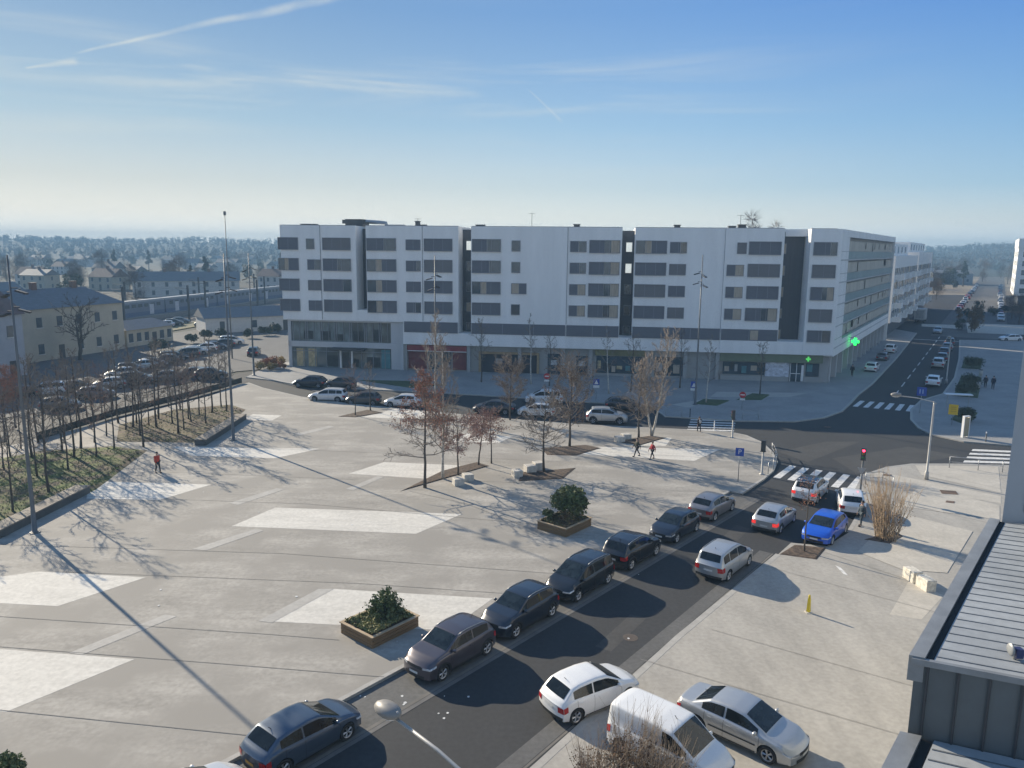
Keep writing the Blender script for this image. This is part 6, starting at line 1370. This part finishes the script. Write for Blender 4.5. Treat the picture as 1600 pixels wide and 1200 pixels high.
# far trees and houses
rng = random.Random(17)
def crown_mesh(seed, h, w, m, n, lr, conical=False, bare=False):
    rr = random.Random(seed); T = MB(); T.tube([(0, 0, -.1), (0, 0, h * .35), (0, 0, h * .8)], [.022 * h, .017 * h, .004 * h], 6); F = MB(); C = []
    for i in range(14):
        u = rr.random(); a = rr.random() * 6.3; r = (w * (1 - u) * .75 if conical else w * math.sqrt(max(.05, u * (1 - u))) * 1.5) * rr.uniform(.3, .95); C.append((Vector((cos(a) * r, sin(a) * r, h * (.22 + .75 * u))), w * rr.uniform(.22, .42) * (1.1 - .7 * u if conical else 1)))
    for c, q in C: T.tube([(0, 0, max(.2 * h, c.z - q * 1.6)), c], [.008 * h, .002 * h], 3, 0, False)
    for i in range(n):
        c, q = rr.choice(C); d = Vector((rr.gauss(0, 1), rr.gauss(0, 1), rr.gauss(0, 1))).normalized(); p = c + d * q * rr.random() ** .4
        if bare: e = (d + Vector((0, 0, .5)) + Vector((rr.gauss(0, .5), rr.gauss(0, .5), rr.gauss(0, .5)))).normalized(); s = e.orthogonal().normalized() * .02 * h / 8; L_ = lr * 4.5; F.face([p - s, p + s, p + e * L_ + s * .2, p + e * L_ - s * .2])
        else: leafquad(F, p, lr * rr.uniform(.6, 1.4), rr, flat=.6)
    return [('trunk', T.mesh('trunk', M_BARKD)), ('crown', F.mesh('crown', m))]
M_FARB = mat('far_twig', (0.10, 0.075, 0.06), .95, var=.3, scale=.6); M_FARG = mat('far_green', (0.05, 0.06, 0.03), .9, var=.4, scale=.6); M_FARO = mat('far_ochre', (0.17, 0.11, 0.05), .95, var=.35, scale=.6)
TREES['farA'] = crown_mesh(1, 11, 4.5, M_FARB, 1500, .30, bare=True); TREES['farB'] = crown_mesh(2, 8.5, 4.2, M_FARB, 1300, .30, bare=True); TREES['farC'] = crown_mesh(3, 12, 3.4, M_CONIF, 1300, .32, conical=True); TREES['farD'] = crown_mesh(4, 7, 4.4, M_FARG, 1200, .30); TREES['farE'] = crown_mesh(5, 5.5, 2.4, M_FARO, 700, .2); TREES['poplar'] = crown_mesh(6, 30, 3.2, M_FARB, 900, .5, bare=True)
KN = {'farA': 'bare grey brown tree', 'farB': 'broad bare brown tree', 'farC': 'dark pointed conifer', 'farD': 'rounded dark evergreen tree'}
def inrail(x, y):
    d = Vector((x, y, 0)) - R0; o = -d.dot(RNl); return -14 < o < 26
def far_tree(x, y, k=None, s=None, grp='trees of the hazy town beyond the railway', where='in the hazy town beyond the railway'):
    k = k or rng.choices(('farA', 'farB', 'farC', 'farD'), (5, 5, 1.2, 3))[0]
    return tree(k, x, y, KN[k] + ' ' + where, grp, z=-.1, s=s or rng.uniform(.75, 1.25), rz=rng.random() * 6.3, name='conifer_tree' if k == 'farC' else 'far_tree')
n = 0
while n < 295:
    x, y = rng.uniform(-780, 20), 190 + 900 * rng.random() ** 1.35
    if x / y < -1.0 or x > -40 + (y - 190) * .05 or inrail(x, y): continue
    if -(Vector((x, y, 0)) - R0).dot(RNl) > -14 : continue
    far_tree(x, y); n += 1
for x, y, k, s in ((-130, 330, 'farC', 1.1), (-122, 335, 'farC', .9), (-118, 420, 'farA', 1.1)): far_tree(x, y, k, s)
hn = 0; HP = []
while hn < 60:
    x, y = rng.uniform(-560, -70), 210 + 650 * rng.random() ** 1.2
    if x / y < -.95 or inrail(x, y) or -(Vector((x, y, 0)) - R0).dot(RNl) > -22: continue
    if any((x - a) ** 2 + (y - c) ** 2 < 16 ** 2 for a, c in HP): continue
    HP.append((x, y)); hn += 1; t = rng.random()
    L_ = rng.uniform(9, 16); e = rng.uniform(3.2, 6.5); wall = (M_PALEH, M_CREAM, M_RENDER2)[int(t * 3)]; roof = (M_TILE, M_SLATE)[rng.random() < .5]
    wn = {'pale_house': 'pale walled', 'cream_render': 'cream walled', 'grey_render': 'grey walled'}[wall.name]; rn_ = 'brown tiled' if roof is M_TILE else 'slate'
    house('town_house', Vector((x, y, 0)), RAD(rng.choice((75, 80, -10, -15, 165))), L_, rng.uniform(7, 9), e, e + rng.uniform(2, 3.2), wall, roof, '%s house with %s roof in the hazy town beyond the railway' % (wn, rn_), 'houses of the hazy town beyond the railway', nwin=3, floors=1 if e < 4.5 else 2, chim=1)
house('long_house', Vector((-128, 262, 0)), RAD(20), 34, 9, 5.5, 8.5, M_PALEH, M_SLATE, 'long pale building with dark roof just beyond the train', nwin=8, chim=2)
house('big_shed', Vector((-215, 245, 0)), RAD(15), 36, 14, 9, 12, mat('grey_shed', (0.16, 0.18, 0.20), .8, var=.1), M_SLATE, 'big dark grey shed behind the roof of the station house', nwin=5, chim=0)
# trees behind the long block showing above the roof
tree('poplar', 62, 205, 'tall bare poplar whose top shows above the roof of the long block', z=0, s=.92, rz=0, name='poplar_tree'); tree('poplar', 69, 208, 'second smaller bare poplar top right of the taller one above the roof', z=0, s=.84, rz=1, name='poplar_tree')
# beyond the side street
sheet('dry_ground', [(150, 270), (110, 262), (240, 520), (420, 900), (700, 900), (330, 200), (150, 206)], mat('pale_dry_ground', (0.30, 0.25, 0.18), .95, var=.3, scale=.05, hue=(0.22, 0.17, 0.12)), -.02)
d = Vector((cos(RAD(58.2)), sin(RAD(58.2)), 0)); c0 = Vector((94, 163, 0)); nr = Vector((d.y, -d.x, 0))
q = [c0 - nr * 5, c0 + nr * 9, c0 + nr * 10 + d * 500, c0 - nr * 5 + d * 500]; sheet('far_street', q, M_ASPH_OLD, .008)
for i, (px, py, m) in enumerate(((1500, 507, M_FOREP), (1560, 512, M_FOREP), (1470, 506, M_FOREP))):
    pass
b = MB(); 
for q in ([(1440, 506), (1500, 508), (1502, 514), (1440, 510)], [(1510, 505), (1600, 508), (1600, 523), (1512, 520)]): b.face(PX(.015, *q)[::-1])
struct(b.build('pale_paving', M_FOREP))
HP2 = []
while len(HP2) < 16:
    y = rng.uniform(330, 640); x = y * rng.uniform(.44, .80)
    if any((x - a) ** 2 + (y - c) ** 2 < 20 ** 2 for a, c in HP2) or abs((Vector((x, y, 0)) - c0).dot(nr) - 4) < 22: continue
    HP2.append((x, y)); e = rng.uniform(3.2, 6)
    rf = rng.choice((M_TILE, M_SLATE)); house('town_house', Vector((x, y, 0)), RAD(rng.choice((58, 148, 60, -32))), rng.uniform(10, 17), 8, e, e + 2.6, M_PALEH, rf, 'pale house with %s roof beyond the end of the side street' % ('brown tiled' if rf is M_TILE else 'slate'), 'houses beyond the end of the side street', nwin=3, floors=1 if e < 4.5 else 2, chim=1)
house('warehouse', Vector((236, 440, 0)), RAD(-20), 20, 18, 6.5, 8, mat('blue_grey_sheet', (0.24, 0.28, 0.31), .6, var=.1), M_SLATE, 'long blue grey warehouse beyond the white apartment buildings', nwin=4, floors=1, chim=0)
grp2 = 'trees lining the far end of the side street'
for i in range(84):
    t = 55 + 460 * (i / 84) ** 1.1; sd_ = (-1 if i % 2 else 1); p = c0 + d * t + nr * (sd_ * rng.uniform(15, 34) + 4)
    if sd_ < 0 and t < 130: continue
    far_tree(p.x, p.y, rng.choice(('farA', 'farB', 'farB', 'farD')), rng.uniform(.5, .85), grp2, 'lining the far end of the side street')
for i in range(60):
    y = rng.uniform(400, 800); x = y * rng.uniform(.50, .78); far_tree(x, y, None, rng.uniform(.8, 1.3), 'trees below the wooded hill on the right', 'below the wooded hill on the right')
for px, py, k, s, l in ((1522, 517, 'farE', 1.0, 'small ochre leaved tree at the end of the right pavement'), (1518, 519, 'farE', .8, 'small rusty tree on the right pavement before the sunlit strip'), (1500, 516, 'farD', .35, 'small evergreen by the sunlit strip across the side street'), (1528, 490, 'farD', .5, 'dark evergreen between the sunlit strips'), (1580, 500, 'farB', .7, 'bare brown tree at the right edge beyond the white car'), (1592, 507, 'farB', .8, 'larger bare brown tree at the right edge beyond the white car'), (1497, 500, 'farE', .6, 'tiny ochre shrub tree beside the sunlit strip')):
    p = gp(px, py); tree(k, p.x, p.y, l, z=0, s=s, name='small_tree')
for i in range(5):
    p = gp(1510 + 20 * i, 497 - 2 * i); F = clump(140 + i, 700, 2.2, .18, .5, 7); o = F.build('hedge', MATS['hedge_leaf'], loc=p); tag(o, 'dark hedge along the second shaded strip beyond the side street', 'hedge', 'hedges beyond the side street')
FC = 'cars at the far end of the side street'
for i in range(64):
    t = 48 + 260 * (i / 64); k = i % 3; off = (-3.2, 7.6, 24)[k]
    if k == 2 and t < 75: off = 30
    p = c0 + d * t + nr * (off + rng.uniform(-.3, .3)); c = rng.choice(('white', 'silver', 'charcoal', 'grey', 'navy', 'pearl', 'red'))
    if k == 0 and t < 75: continue
    car(rng.choice(('hatch', 'sport', 'mpv')), c, p.x, p.y, RAD(58.2) + (pi if k else 0) + (.9 if k == 2 else 0), 'one of the cars in the rows at the far end of the side street', group=FC, z=.01)
# woods closing the view on both sides
def wood(name, x0, x1, y0, y1, n, h, label):
    rr = random.Random(len(name) + int(y0)); F = MB()
    for i in range(n):
        x, y = rr.uniform(x0, x1), rr.uniform(y0, y1); z = terrain_h(x, y); hh = h * rr.uniform(.6, 1.2); w = hh * rr.uniform(.45, .8)
        for k in range(16):
            a, u = rr.random() * 6.3, rr.random(); p = Vector((x + cos(a) * w * .5 * rr.random(), y + sin(a) * w * .5 * rr.random(), z + hh * (.15 + .8 * u))); leafquad(F, p, w * .28 * (1.2 - .7 * u), rr, flat=.7)
    o = F.build(name, M_FARB); o['kind'] = 'stuff'; o['label'] = label; o['category'] = 'wood'
wood('far_wood', -1150, 250, 800, 1600, 2800, 10, 'far off bare woodland fading into the haze along the left horizon')
wood('far_wood', 330, 1250, 750, 1600, 2400, 10, 'far off woodland on the low hill at the right horizon')
b = MB(); b.lathe([(.8, 0), (.5, 12)], 6); p = ray(76, 366); y = 1450; o = b.build('distant_mast', M_POLE, loc=(p.x / p.y * y, y, terrain_h(p.x / p.y * y, y) - 5)); tag(o, 'tiny mast on the left horizon', 'mast')
# ------------------------------------------------------------------ the air
b = MB(); b.box(-1700, 1700, -160, 1690, -1.4, 42)
hz = b.build('haze', []); hz['kind'] = 'stuff'
m = bpy.data.materials.new('hazy_air'); m.use_nodes = True; nt = m.node_tree
for n_ in list(nt.nodes): nt.nodes.remove(n_)
out = nt.nodes.new('ShaderNodeOutputMaterial'); v = nt.nodes.new('ShaderNodeVolumePrincipled'); v.inputs['Color'].default_value = (0.27, 0.46, 0.66, 1); v.inputs['Density'].default_value = 0.00082; v.inputs['Anisotropy'].default_value = 0.0
nt.links.new(v.outputs[0], out.inputs['Volume']); hz.data.materials.append(m)
